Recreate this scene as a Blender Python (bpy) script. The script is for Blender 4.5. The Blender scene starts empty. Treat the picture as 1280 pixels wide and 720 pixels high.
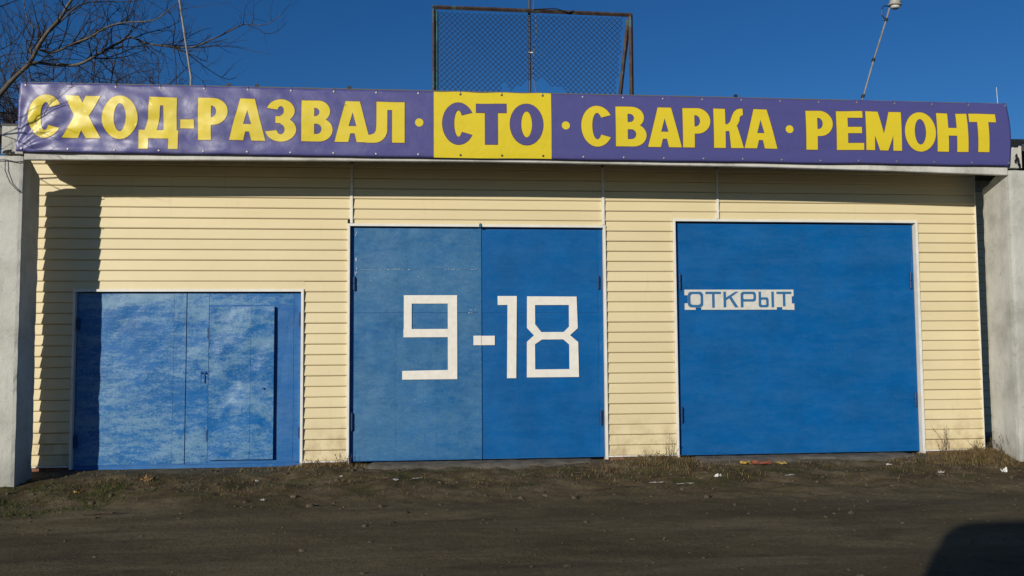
import bpy, bmesh, math, random
import numpy as np
from mathutils import Vector, Matrix, noise
from mathutils.geometry import delaunay_2d_cdt

C = bpy.context.scene.collection
SC = bpy.context.scene
rad = math.radians

# ------------------------------------------------------------------ camera
CAM_H, CAM_D = 1.57, 11.8
yaw, pitch, roll = rad(5.6035), rad(3.5819), rad(-0.3515)
fw = Vector((math.sin(yaw) * math.cos(pitch), math.cos(yaw) * math.cos(pitch), math.sin(pitch)))
rt = Vector((math.cos(yaw), -math.sin(yaw), 0))
up = rt.cross(fw)
r2 = math.cos(roll) * rt + math.sin(roll) * up
u2 = -math.sin(roll) * rt + math.cos(roll) * up
cam = bpy.data.cameras.new("camera")
cam.sensor_width = 36
cam.lens = 1100 / 1280 * 36
cam.clip_start = 0.05
cam.clip_end = 3000
camo = bpy.data.objects.new("camera", cam)
C.objects.link(camo)
M = Matrix((r2, u2, -fw)).transposed().to_4x4()
M.translation = (0, -CAM_D, CAM_H)
camo.matrix_world = M
SC.camera = camo

# ------------------------------------------------------------------ light
TX, TZ = 0.73, 0.36                       # sun: metres right / down per metre into the wall
sun_dir = Vector((TX, 1.0, -TZ)).normalized()
elev = math.asin(-sun_dir.z)
az = math.atan2(-sun_dir.x, -sun_dir.y)   # compass bearing of the sun from +Y
w = bpy.data.worlds.new("World")
SC.world = w
w.use_nodes = True
nt = w.node_tree
nt.nodes.clear()
wo = nt.nodes.new("ShaderNodeOutputWorld")
bg = nt.nodes.new("ShaderNodeBackground")
sky = nt.nodes.new("ShaderNodeTexSky")
sky.sky_type = 'NISHITA'
sky.sun_disc = False
sky.sun_elevation = elev
sky.sun_rotation = az
sky.altitude = 200
sky.air_density = 0.9
sky.dust_density = 0.0
sky.ozone_density = 6.0
hs = nt.nodes.new("ShaderNodeHueSaturation")
hs.inputs['Saturation'].default_value = 1.13
hs.inputs['Hue'].default_value = 0.504
nt.links.new(sky.outputs[0], hs.inputs['Color'])
nt.links.new(hs.outputs[0], bg.inputs[0])
bg.inputs[1].default_value = 0.07
nt.links.new(bg.outputs[0], wo.inputs[0])

sl = bpy.data.lights.new("sun", 'SUN')
sl.energy = 4.0
sl.angle = rad(0.5)
sl.color = (1.0, 0.93, 0.80)
so = bpy.data.objects.new("sun", sl)
C.objects.link(so)
so.rotation_euler = sun_dir.to_track_quat('-Z', 'Y').to_euler()
so.location = (-8, -12, 8)

SC.view_settings.view_transform = 'Standard'
SC.view_settings.look = 'None'
SC.view_settings.exposure = 0.0
SC.view_settings.gamma = 1.0

RND = random.Random(7)

# ------------------------------------------------------------------ helpers
class MB:
    def __init__(s):
        s.v, s.f = [], []

    def add(s, vs, fs):
        n = len(s.v)
        s.v += [tuple(p) for p in vs]
        s.f += [tuple(i + n for i in f) for f in fs]
        return s

    def box(s, x0, x1, y0, y1, z0, z1):
        vs = [(x, y, z) for z in (z0, z1) for y in (y0, y1) for x in (x0, x1)]
        return s.add(vs, [(0, 2, 3, 1), (4, 5, 7, 6), (0, 1, 5, 4), (2, 6, 7, 3), (0, 4, 6, 2), (1, 3, 7, 5)])

    def prism(s, poly, d, a0, a1):
        """poly of 2-D points extruded along axis d between a0 and a1"""
        n = len(poly)
        def p3(p, a):
            return (a, p[0], p[1]) if d == 'x' else ((p[0], a, p[1]) if d == 'y' else (p[0], p[1], a))
        vs = [p3(p, a0) for p in poly] + [p3(p, a1) for p in poly]
        fs = [tuple(range(n))[::-1], tuple(range(n, 2 * n))]
        fs += [(i, (i + 1) % n, n + (i + 1) % n, n + i) for i in range(n)]
        return s.add(vs, fs)

    def tube(s, path, radii, n=6, cap=True):
        path = [Vector(p) for p in path]
        if not hasattr(radii, '__len__'):
            radii = [radii] * len(path)
        vs, fs = [], []
        ref = None
        for i, p in enumerate(path):
            t = (path[min(i + 1, len(path) - 1)] - path[max(i - 1, 0)])
            t = t.normalized() if t.length > 1e-9 else Vector((0, 0, 1))
            if ref is None:
                ref = Vector((1, 0, 0)) if abs(t.x) < .8 else Vector((0, 1, 0))
            a = (ref - t * ref.dot(t))
            if a.length < 1e-5:
                a = t.orthogonal()
            a.normalize()
            b = t.cross(a)
            ref = a
            for k in range(n):
                q = 2 * math.pi * k / n
                vs.append(p + (a * math.cos(q) + b * math.sin(q)) * radii[i])
        for i in range(len(path) - 1):
            for k in range(n):
                fs.append((i * n + k, i * n + (k + 1) % n, (i + 1) * n + (k + 1) % n, (i + 1) * n + k))
        if cap:
            fs.append(tuple(range(n))[::-1])
            fs.append(tuple(range((len(path) - 1) * n, len(path) * n)))
        return s.add(vs, fs)

    def lathe(s, prof, centre, axis=(0, 0, 1), n=16):
        ax = Vector(axis).normalized()
        a = ax.orthogonal().normalized()
        b = ax.cross(a)
        c = Vector(centre)
        vs, fs = [], []
        for r, h in prof:
            for k in range(n):
                q = 2 * math.pi * k / n
                vs.append(c + ax * h + (a * math.cos(q) + b * math.sin(q)) * r)
        for i in range(len(prof) - 1):
            for k in range(n):
                fs.append((i * n + k, i * n + (k + 1) % n, (i + 1) * n + (k + 1) % n, (i + 1) * n + k))
        fs.append(tuple(range(n))[::-1])
        fs.append(tuple(range((len(prof) - 1) * n, len(prof) * n)))
        return s.add(vs, fs)

    def mesh(s, name, mat=None, smooth=False):
        me = bpy.data.meshes.new(name)
        me.from_pydata(s.v, [], s.f)
        me.update()
        if mat:
            me.materials.append(mat)
        if smooth:
            me.polygons.foreach_set('use_smooth', [True] * len(me.polygons))
        return me

    def build(s, name, mat=None, parent=None, smooth=False, bevel=0):
        me = s.mesh(name, mat, smooth)
        bm = bmesh.new()
        bm.from_mesh(me)
        bmesh.ops.recalc_face_normals(bm, faces=bm.faces)
        if bevel:
            bmesh.ops.bevel(bm, geom=[e for e in bm.edges if len(e.link_faces) == 2 and e.calc_face_angle() > .6],
                            offset=bevel, segments=2, affect='EDGES', profile=.5)
        bm.to_mesh(me)
        bm.free()
        return link(name, me, parent)


def link(name, me, parent=None):
    o = bpy.data.objects.new(name, me)
    C.objects.link(o)
    if parent:
        o.parent = parent
    return o


def tag(o, label=None, cat=None, group=None, kind=None):
    if label: o['label'] = label
    if cat: o['category'] = cat
    if group: o['group'] = group
    if kind: o['kind'] = kind
    return o


def thing(name, label, cat, loc=(0, 0, 0), group=None, kind=None):
    o = bpy.data.objects.new(name, None)
    C.objects.link(o)
    o.location = loc
    o.empty_display_size = .1
    return tag(o, label, cat, group, kind)


def smooth(a, b, x):
    t = max(0.0, min(1.0, (x - a) / (b - a)))
    return t * t * (3 - 2 * t)


def nz(x, y, z=0.0, o=3):
    return noise.fractal(Vector((x, y, z)), 1.0, 2.0, o)


# ------------------------------------------------------------------ materials
class Mat:
    def __init__(s, name, rough=.6, spec=.5, metal=0.0):
        s.m = bpy.data.materials.new(name)
        s.m.use_nodes = True
        s.t = s.m.node_tree
        s.b = s.t.nodes['Principled BSDF']
        s.b.inputs['Roughness'].default_value = rough
        s.b.inputs['Specular IOR Level'].default_value = spec
        s.b.inputs['Metallic'].default_value = metal
        s.geo = s.t.nodes.new('ShaderNodeNewGeometry')

    def noise(s, scale, detail=4, rough=.6, vec=(1, 1, 1), dist=0.0, off=(0, 0, 0)):
        mp = s.t.nodes.new('ShaderNodeMapping')
        mp.inputs['Scale'].default_value = vec
        mp.inputs['Location'].default_value = off
        s.t.links.new(s.geo.outputs['Position'], mp.inputs[0])
        n = s.t.nodes.new('ShaderNodeTexNoise')
        n.inputs['Scale'].default_value = scale
        n.inputs['Detail'].default_value = detail
        n.inputs['Roughness'].default_value = rough
        n.inputs['Distortion'].default_value = dist
        s.t.links.new(mp.outputs[0], n.inputs['Vector'])
        return n.outputs['Fac']

    def ramp(s, fac, stops):
        r = s.t.nodes.new('ShaderNodeValToRGB')
        s.t.links.new(fac, r.inputs[0])
        e = r.color_ramp.elements
        while len(e) < len(stops):
            e.new(.5)
        for i, (p, c) in enumerate(stops):
            e[i].position = p
            e[i].color = (*c, 1) if hasattr(c, '__len__') else (c, c, c, 1)
        return r.outputs[0]

    def mix(s, fac, a, b, mode='MIX'):
        m = s.t.nodes.new('ShaderNodeMix')
        m.data_type = 'RGBA'
        m.blend_type = mode
        for sock, v in ((m.inputs[0], fac), (m.inputs[6], a), (m.inputs[7], b)):
            if isinstance(v, bpy.types.NodeSocket):
                s.t.links.new(v, sock)
            elif hasattr(v, '__len__'):
                sock.default_value = (*v, 1)
            else:
                sock.default_value = v
        return m.outputs[2]

    def math(s, op, a, b=0.0, clamp=False):
        m = s.t.nodes.new('ShaderNodeMath')
        m.operation = op
        m.use_clamp = clamp
        for i, v in enumerate((a, b)):
            if isinstance(v, bpy.types.NodeSocket):
                s.t.links.new(v, m.inputs[i])
            else:
                m.inputs[i].default_value = v
        return m.outputs[0]

    def axis(s, k):
        n = s.t.nodes.new('ShaderNodeSeparateXYZ')
        s.t.links.new(s.geo.outputs['Position'], n.inputs[0])
        return n.outputs[k]

    def rnd(s):
        return s.t.nodes.new('ShaderNodeObjectInfo').outputs['Random']

    def span(s, v, a, b):
        n = s.t.nodes.new('ShaderNodeMapRange')
        n.interpolation_type = 'SMOOTHSTEP'
        s.t.links.new(v, n.inputs[0])
        n.inputs[1].default_value = a
        n.inputs[2].default_value = b
        return n.outputs[0]

    def col(s, v):
        if isinstance(v, bpy.types.NodeSocket):
            s.t.links.new(v, s.b.inputs['Base Color'])
        else:
            s.b.inputs['Base Color'].default_value = (*v, 1)
        return s

    def rough(s, v):
        s.t.links.new(v, s.b.inputs['Roughness'])
        return s

    def bump(s, h, strength=.3, dist=.01):
        b = s.t.nodes.new('ShaderNodeBump')
        b.inputs['Strength'].default_value = strength
        b.inputs['Distance'].default_value = dist
        s.t.links.new(h, b.inputs['Height'])
        s.t.links.new(b.outputs[0], s.b.inputs['Normal'])
        return s


def concrete(name, base, dark, light):
    m = Mat(name, rough=.85, spec=.25)
    a = m.noise(1.6, 6, .65)
    b = m.noise(14, 5, .6)
    st = m.noise(3.0, 5, .6, vec=(2.2, 2.2, .35))
    c = m.ramp(a, [(.3, dark), (.5, base), (.72, light)])
    c = m.mix(m.ramp(st, [(.52, 0.0), (.74, .55)]), c, dark)
    c = m.mix(m.ramp(b, [(.62, 0.0), (.74, .5)]), c, tuple(k * .55 for k in dark))
    foot = m.math('MULTIPLY', m.math('SUBTRACT', 1.0, m.span(m.math('ADD', m.axis(2), m.math('MULTIPLY', m.noise(4, 5, .7), .7)), .25, .85)), .55)
    c = m.mix(foot, c, tuple(k * .6 for k in dark))
    pore = m.ramp(m.noise(42, 3, .7), [(.66, 0.0), (.72, .7)])
    c = m.mix(pore, c, tuple(k * .35 for k in dark))
    m.col(c).bump(m.math('SUBTRACT', m.math('ADD', m.math('MULTIPLY', b, .6), m.noise(60, 4, .7)), pore), .45, .014)
    return m.m


M_PILLAR = concrete('whitewashed_concrete', (.50, .495, .45), (.34, .335, .30), (.58, .575, .53))
M_BEAM = concrete('white_beam', (.58, .57, .53), (.36, .35, .31), (.68, .67, .62))
M_RAW = concrete('raw_concrete', (.34, .33, .30), (.22, .21, .19), (.42, .41, .38))

m = Mat('siding_cream', rough=.5, spec=.35)
c = m.ramp(m.noise(1.1, 5, .6, vec=(.4, 1, 1)), [(.3, (.655, .555, .335)), (.7, (.725, .625, .39))])
c = m.mix(m.math('MULTIPLY', m.rnd(), .22), c, (.56, .47, .29))
drt = m.math('MULTIPLY', m.ramp(m.noise(5, 5, .7), [(.42, 0.0), (.7, 1.0)]), m.math('SUBTRACT', 1.0, m.span(m.axis(2), .1, .75)))
c = m.mix(m.math('MULTIPLY', drt, .7), c, (.33, .23, .12))
c = m.mix(m.ramp(m.noise(2.0, 6, .7, vec=(3.5, 1, .5), off=(3, 0, 0)), [(.6, 0.0), (.8, .35)]), c, (.42, .33, .19))
m.col(c).bump(m.noise(5, 3, .5, vec=(.4, 1, 1.0)), .25, .02)
M_SIDING = m.m

m = Mat('trim_white', rough=.45, spec=.4)
m.col(m.ramp(m.noise(6, 4, .6), [(.3, (.66, .64, .58)), (.7, (.78, .76, .70))]))
M_TRIM = m.m


def blue_paint(name, glare_wear, rough, seed, streak=(.55, 1, 2.2), bump=.25, base=(.001, .100, .330), pale_tone=(.12, .27, .44), lo=.44, hi=.58, spec=.35, wave=1.6):
    """aged oil paint on sheet steel: chalked wear and painted sun glare as pale patches, slightly wavy surface"""
    m = Mat(name, rough=rough, spec=spec)
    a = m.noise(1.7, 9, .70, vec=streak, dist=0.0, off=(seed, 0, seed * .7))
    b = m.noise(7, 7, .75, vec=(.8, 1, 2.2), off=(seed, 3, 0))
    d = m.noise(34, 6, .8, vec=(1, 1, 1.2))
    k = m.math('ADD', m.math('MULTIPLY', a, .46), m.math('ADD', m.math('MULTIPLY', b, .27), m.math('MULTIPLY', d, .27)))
    mask = m.math('MULTIPLY', m.ramp(k, [(lo, 0.0), (hi, 1.0)]), glare_wear, True)  # pale patches: sun glare painted into the colour together with chalked wear
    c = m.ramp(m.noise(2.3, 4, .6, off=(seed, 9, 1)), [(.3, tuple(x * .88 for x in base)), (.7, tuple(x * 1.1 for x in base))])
    c = m.mix(mask, c, pale_tone)
    sp1 = m.ramp(m.noise(42, 4, .8, vec=(1, 1, 1.5)), [(.63, 0.0), (.67, 1.0)])
    c = m.mix(m.math('MULTIPLY', sp1, m.math('MULTIPLY', mask, .75)), c, (.50, .58, .65))
    sp2 = m.ramp(m.noise(48, 3, .8, vec=(1, 1, 1.2), off=(5, 5, 5)), [(.66, 0.0), (.72, 1.0)])
    c = m.mix(m.math('MULTIPLY', sp2, m.math('MULTIPLY', mask, .5)), c, (.02, .06, .14))
    m.col(c)
    h = m.math('ADD', m.math('MULTIPLY', m.noise(2.2, 2, .45, off=(seed, 0, 0)), wave),
               m.math('ADD', m.math('MULTIPLY', b, .45), m.math('MULTIPLY', d, .16)))
    m.bump(h, bump, .03)
    return m.m


M_BLUE_WORN_GLARE = blue_paint('blue_paint_worn_glare', .84, .36, 1.3, streak=(.30, 1, 1.9), bump=.30, pale_tone=(.145, .28, .415), lo=.465, hi=.545, wave=2.4, base=(.0, .108, .335))
M_BLUE_WICKET = blue_paint('blue_paint_wicket', .8, .30, 6.1, streak=(.5, 1, 1.3), bump=.34, pale_tone=(.145, .28, .415), lo=.47, hi=.55, spec=.5, wave=4.6, base=(.0, .108, .335))
M_BLUE_HAZY = blue_paint('blue_paint_hazy', .66, .45, 3.7, streak=(.6, 1, 1.0), base=(.003, .098, .275), pale_tone=(.095, .22, .345), lo=.40, hi=.60, wave=3.5)  # softer pale glare painted over the blue of this leaf
M_BLUE_CLEAN = blue_paint('blue_paint_clean', .10, .5, 8.2, streak=(.5, 1, 2.5), bump=.10, base=(.0, .091, .295), spec=.18)
M_BLUE_EDGE = blue_paint('blue_paint_edge', .25, .5, 5.0)
M_WELD = Mat('weld_chipped', rough=.35).col((.36, .46, .54)).m
M_HINGE = blue_paint('blue_paint_hinge', .1, .5, 2.0, base=(.003, .040, .14))  # darker blue puts the shadow around the hinges into their colour
m = Mat('digit_white', rough=.6, spec=.3)
m.col(m.ramp(m.noise(12, 5, .6), [(.3, (.70, .67, .60)), (.7, (.80, .77, .70))]))
M_DIGIT = m.m
m = Mat('sign_white', rough=.55, spec=.3)
m.col(m.ramp(m.noise(18, 4, .6), [(.3, (.56, .55, .50)), (.7, (.66, .65, .60))]))
M_SIGN = m.m
m = Mat('sign_blue', rough=.55, spec=.3)
m.col((.028, .135, .30))
M_SIGNBLUE = m.m


def vinyl(name, base, rough=.40, bump=.26):
    m = Mat(name, rough=rough, spec=.5)
    painted_sheen = m.math('SUBTRACT', 1.0, m.span(m.axis(0), -4.8, 1.2))
    blot = m.ramp(m.noise(3.2, 5, .6, vec=(1, 1, 1.4)), [(.42, 0.0), (.72, 1.0)])
    c = m.mix(m.math('MULTIPLY', m.math('MULTIPLY', painted_sheen, blot), .48), base, tuple(min(1, k * .7 + .26) for k in base))  # whitish sheen painted into the vinyl colour, strongest at the tree end
    c = m.mix(m.ramp(m.noise(2.4, 5, .7, vec=(.5, 1, 3)), [(.5, 0.0), (.75, .2)]), c, tuple(k * .6 for k in base))
    m.col(c)
    h = m.math('ADD', m.noise(3.0, 4, .5, vec=(1, 1, 1.3), dist=.6), m.math('MULTIPLY', m.noise(14, 3, .5), .2))
    m.bump(h, bump, .03)
    return m.m


M_PURPLE = vinyl('banner_purple', (.076, .074, .238))
M_YELLOW = vinyl('banner_yellow', (.70, .55, .015))
M_LETTER = vinyl('letter_yellow', (.70, .55, .02), bump=.12)
M_LETTERP = vinyl('letter_purple', (.08, .07, .22))
M_OUTL = vinyl('letter_outline', (.13, .06, .07))

m = Mat('tar_black', rough=.6); m.col((.012, .012, .013)); M_TAR = m.m
m = Mat('grommet_metal', rough=.4, metal=.6); m.col((.30, .29, .27)); M_GROM = m.m
m = Mat('grommet_dark', rough=.6); m.col((.03, .025, .02)); M_GROMD = m.m
m = Mat('rusty_steel', rough=.75, spec=.3)
m.col(m.ramp(m.noise(7, 5, .7, vec=(1, 1, .6)), [(.35, (.035, .022, .017)), (.55, (.075, .05, .04)), (.66, (.05, .14, .155))]))
M_RUST = m.m
m = Mat('teal_steel', rough=.7, spec=.3)
m.col(m.ramp(m.noise(9, 5, .7), [(.4, (.05, .16, .19)), (.6, (.03, .08, .095)), (.7, (.08, .05, .04))]))
M_TEAL = m.m
m = Mat('wire_grey', rough=.6, metal=.3); m.col((.055, .055, .058)); M_WIRE = m.m
m = Mat('mast_dark', rough=.6); m.col((.03, .033, .045)); M_MAST = m.m
m = Mat('black_cable', rough=.5); m.col((.01, .01, .012)); M_CABLE = m.m
m = Mat('pole_grey', rough=.5, metal=.2); m.col(m.ramp(m.noise(9, 3, .6), [(.35, (.16, .155, .14)), (.65, (.26, .255, .235))])); M_POLE = m.m
m = Mat('lamp_body', rough=.5); m.col((.36, .345, .30)); M_LAMP = m.m
m = Mat('lamp_glass', rough=.2); m.col((.62, .62, .58)); M_LAMPG = m.m
m = Mat('ochre', rough=.7); m.col(m.ramp(m.noise(30, 3, .6), [(.35, (.30, .18, .07)), (.65, (.55, .40, .2))])); M_OCHRE = m.m
m = Mat('bark', rough=.9, spec=.1)
m.col(m.ramp(m.noise(9, 5, .7), [(.32, (.055, .045, .036)), (.68, (.19, .165, .13))])).bump(m.noise(40, 4, .6), .5, .01)
M_BARK = m.m
m = Mat('twig_bark', rough=.9, spec=.1)
m.col((.045, .036, .030))
M_TWIG = m.m
m = Mat('far_bark', rough=.9, spec=.1)
m.col((.05, .04, .035))
M_FARBARK = m.m
m = Mat('brick_red', rough=.9, spec=.1)
m.col(m.ramp(m.noise(7, 4, .7), [(.3, (.17, .075, .05)), (.7, (.30, .15, .10))])).bump(m.noise(40, 4, .6), .5, .01)
M_BRICK = m.m
m = Mat('roofing_felt', rough=.9); m.col(m.ramp(m.noise(3, 5, .6), [(.3, (.04, .04, .04)), (.7, (.075, .073, .07))])); M_FELT = m.m

# ground: dry trodden soil near the wall, packed dark earth road in front
m = Mat('soil', rough=.95, spec=.08)
y = m.axis(1)
road = m.math('SUBTRACT', 1.0, m.span(m.math('ADD', y, m.math('MULTIPLY', m.noise(.9, 4, .6), 1.6)), -1.6, -.5))
n1 = m.noise(2.2, 9, .72)
n2 = m.noise(.9, 9, .66, vec=(.35, 1.3, 1), dist=.5)
n3 = m.noise(26, 6, .75)
bank = m.ramp(n1, [(.32, (0.045, 0.032, 0.017)), (.5, (0.121, 0.088, 0.048)), (.66, (0.216, 0.170, 0.101))])
bank = m.mix(m.ramp(m.noise(1.5, 6, .68, off=(4, 0, 0)), [(.48, 0.0), (.62, .65)]), bank, (0.054, 0.064, 0.017))
apron = m.math('MULTIPLY', m.span(m.math('ADD', y, m.math('MULTIPLY', m.noise(1.6, 5, .65), .7)), -.30, -.02), .75)
bank = m.mix(apron, bank, m.ramp(n1, [(.35, (0.092, 0.078, 0.054)), (.65, (0.200, 0.175, 0.124))]))
rd = m.ramp(n2, [(.34, (0.078, 0.063, 0.036)), (.5, (0.117, 0.095, 0.056)), (.66, (0.173, 0.143, 0.087))])
c = m.mix(road, bank, rd)
c = m.mix(m.ramp(m.noise(1.7, 8, .72, vec=(.6, 1.2, 1), off=(8, 2, 0)), [(.36, .5), (.5, 0.0)]), c, (0.045, 0.036, 0.021))
c = m.mix(m.ramp(n3, [(.34, .6), (.48, 0.0)]), c, (0.032, 0.024, 0.014))
c = m.mix(m.ramp(m.noise(60, 4, .75), [(.60, 0.0), (.72, .6)]), c, (0.248, 0.201, 0.130))
m.col(c).bump(m.math('ADD', m.math('MULTIPLY', n3, .9), m.math('ADD', n1, m.math('MULTIPLY', m.noise(95, 4, .75), .3))), .6, .035)
M_SOIL = m.m
m = Mat('clod', rough=.95, spec=.05)
m.col(m.ramp(m.noise(9, 4, .7), [(.3, (.05, .038, .028)), (.6, (.11, .088, .064)), (.75, (.19, .165, .13))]))
M_CLOD = m.m
m = Mat('cement', rough=.9, spec=.15)
m.col(m.ramp(m.noise(5, 6, .7), [(.3, (.085, .070, .050)), (.55, (.165, .145, .112)), (.75, (.25, .225, .185))])).bump(m.noise(40, 5, .7), .5, .02)
M_CEMENT = m.m
m = Mat('grass_green', rough=.8, spec=.15)
m.col(m.ramp(m.noise(3, 4, .7), [(.35, (.035, .055, .012)), (.6, (.075, .085, .025)), (.75, (.13, .105, .045))]))
M_GRASS = m.m
m = Mat('grass_dry', rough=.9, spec=.1)
m.col(m.ramp(m.noise(6, 4, .7), [(.3, (.10, .065, .03)), (.6, (.22, .16, .075)), (.75, (.30, .235, .12))]))
M_DRY = m.m
m = Mat('weed_stem', rough=.9, spec=.1); m.col((.14, .085, .045)); M_STEM = m.m
m = Mat('weed_leaf', rough=.9, spec=.1)
m.col(m.ramp(m.noise(20, 4, .7), [(.35, (.06, .075, .02)), (.65, (.14, .10, .05))])); M_WLEAF = m.m
m = Mat('dead_leaf', rough=.85, spec=.1)
m.col(m.ramp(m.rnd(), [(0, (.13, .065, .03)), (1, (.24, .15, .07))])); M_LEAF = m.m
m = Mat('litter_white', rough=.7); m.col((.68, .67, .64)); M_LIT = m.m
m = Mat('litter_grey', rough=.7); m.col((.36, .35, .32)); M_LITG = m.m
m = Mat('litter_red', rough=.7); m.col((.32, .085, .03)); M_LITR = m.m
m = Mat('litter_yellow', rough=.7); m.col((.40, .26, .05)); M_LITY = m.m


# ------------------------------------------------------------------ ground
def gz(x, y):
    b = -.015 - .12 * smooth(0.2, 2.6, -y)
    b -= .045 * smooth(-2.5, -5.0, x) * smooth(0.1, 0.9, -y)
    bank = smooth(.0, .5, -y) * (1 - smooth(1.9, 3.0, -y))
    d = .035 * bank * nz(x * 1.3, y * 1.7, 0, 4) + .013 * bank * nz(x * 6, y * 6, 4, 4)
    d += .020 * smooth(1.5, 3, -y) * nz(x * .35, y * 1.2, 7, 3)
    d += .004 * nz(x * 5, y * 8, 2, 4)
    d += .07 * smooth(6.6, 7.4, x) * math.exp(-((y + .55) / .35) ** 2) * (1 - smooth(7.6, 8.4, x) * .7)
    d += .055 * math.exp(-((x - 3.0) / .5) ** 2 - ((y + .4) / .3) ** 2)
    d += .045 * math.exp(-((x + 1.35) / .35) ** 2 - ((y + .35) / .3) ** 2)
    # wheel ruts worn along the road
    for yy, a in ((-2.9, .014), (-3.9, .010), (-4.9, .018)):
        d -= a * math.exp(-((y - yy - .25 * math.sin(x * .3)) / .22) ** 2)
    far = max(abs(x) - 14, -y - 13, y - 3, 0)
    return b + d * (1 if far < 8 else 0)


xs = [-900, -300, -120, -60, -35, -22, -15, -12, -10, -8.5, -7] + list(np.arange(-5.8, 10.2, .04)) + [11, 12.5, 15, 18, 24, 35, 60, 120, 300, 900]
ys = [-900, -300, -120, -60, -35, -24, -18, -14, -11, -9, -8, -7.3] + list(np.arange(-6.6, .16, .035)) + [.6, 2, 5, 9, 14, 22, 40, 80, 200, 900]
V = [(float(x), float(yv), gz(float(x), float(yv))) for yv in ys for x in xs]
nx = len(xs)
F = [(j * nx + i, j * nx + i + 1, (j + 1) * nx + i + 1, (j + 1) * nx + i) for j in range(len(ys) - 1) for i in range(nx - 1)]
gm = MB(); gm.v = V; gm.f = F
g = link('ground', gm.mesh('ground', M_SOIL, True))
g['kind'] = 'structure'

# ------------------------------------------------------------------ garage
garage = thing('garage', 'long single storey garage clad in cream siding with blue steel gates under a white beam', 'garage', (0, 0, 0), kind='thing')
ZB, ZT = .047, 3.96
XL, XR = -5.30, 7.808
# openings x0,x1,ztop
OPEN = [(-4.472, -1.63, 2.262), (-1.0, 2.409, 3.135), (3.42, 6.895, 3.232)]

mb = MB()
Y0, Y1 = .075, .30
cur = XL - .1
for a, b, t in OPEN:
    mb.box(cur, a - .002, Y0, Y1, -.3, 4.25)
    mb.box(a - .002, b + .002, Y0, Y1, t + .002, 4.25)
    cur = b + .002
mb.box(cur, XR + .012, Y0, Y1, -.3, 4.25)
mb.box(XR - .1, XR + .0115, Y1, 2.1, -.3, 4.25)
mb.box(XR + .012, 9.6, 2.02, 2.2, -.3, 4.25)
mb.build('wall', M_RAW, garage)
mb = MB().box(XL - .1, XL + .15, Y1, 7.7, -.3, 4.25).box(9.35, 9.6, 2.2, 7.7, -.3, 4.25).box(XL - .1, 9.6, 7.7, 7.95, -.3, 4.25)
mb.build('rear_wall', M_RAW, garage)
MB().box(XL - .3, 9.75, -.20, 8.1, 4.252, 4.34).box(XR - .05, 9.7, .9, 2.2, 4.341, 4.60).build('roof', M_FELT, garage)

# brick plinth under the siding: single bricks
brick_bed = MB()
def plinth(x0, x1):
    x = x0
    while x < x1 - .05:
        l = min(.245, x1 - x)
        bme = MB().box(0, l - .012, 0, .075, 0, .068).mesh('brick', M_BRICK)
        o = link('brick', bme, garage)
        o.location = (x, -.003 + RND.uniform(-.004, .004), ZB - .076)
        x += l
for a, b in ((XL, OPEN[0][0] - .04), (OPEN[0][1] + .04, OPEN[1][0] - .04), (OPEN[1][1] + .04, OPEN[2][0] - .04), (OPEN[2][1] + .04, XR)):
    plinth(a, b)

# eave beam: camber measured along the front, flared back
cam_pts = [(-4.788, 3.795), (-4.5, 3.800), (-2.7, 3.822), (-1.0, 3.838), (.68, 3.850), (2.3, 3.843), (4.4, 3.832), (5.95, 3.806), (7.5, 3.772), (7.738, 3.765)]
mb = MB()
n = 0
for k, (x, zb) in enumerate(cam_pts):
    sec = [(-.87, zb), (-.81, zb), (-.46, zb + .085), (-.23, 4.0), (-.23, 4.2), (-.87, 4.2)]
    mb.v += [(x, p[0], p[1]) for p in sec]
for k in range(len(cam_pts) - 1):
    for j in range(6):
        mb.f.append((k * 6 + j, k * 6 + (j + 1) % 6, (k + 1) * 6 + (j + 1) % 6, (k + 1) * 6 + j))
mb.f.append((0, 1, 2, 3, 4, 5)); q = (len(cam_pts) - 1) * 6
mb.f.append((q + 5, q + 4, q + 3, q + 2, q + 1, q))
mb.build('eave_beam', M_BEAM, garage, bevel=.012)
for x0_, x1_ in ((-5.045, -4.7885), (7.7385, 7.94)):
    mb = MB()
    n_ = 9
    for k in range(n_ + 1):
        u_ = k / n_
        ex = .008 * nz(k * 1.7, x0_, 3, 2) if 0 < k < n_ else 0
        for py, pz in [(-.868, 3.868), (-.46, 3.872), (-.23, 4.0), (-.23, 4.2), (-.868, 4.2)]:
            mb.v.append((x0_ + (x1_ - x0_) * u_, py + ex, pz + (ex if pz > 4.1 else 0)))
    for k in range(n_):
        for j in range(5):
            mb.f.append((k * 5 + j, k * 5 + (j + 1) % 5, (k + 1) * 5 + (j + 1) % 5, (k + 1) * 5 + j))
    mb.f += [(0, 1, 2, 3, 4), tuple(n_ * 5 + j for j in (4, 3, 2, 1, 0))]
    mb.build('beam_stub', M_PILLAR, garage)
mb = MB()
for k in range(16):
    x_, z_ = RND.uniform(-5.03, -4.88), 3.872 + abs(RND.gauss(0, .016))
    s_ = RND.uniform(.005, .016)
    mb.lathe([(.001, -s_ * .4), (s_, 0), (.001, s_ * .4)], (x_, -.874, z_), (0, 1, 0), 7)
tag(mb.build('moss_spot', M_TAR, garage), kind='stuff')
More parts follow.
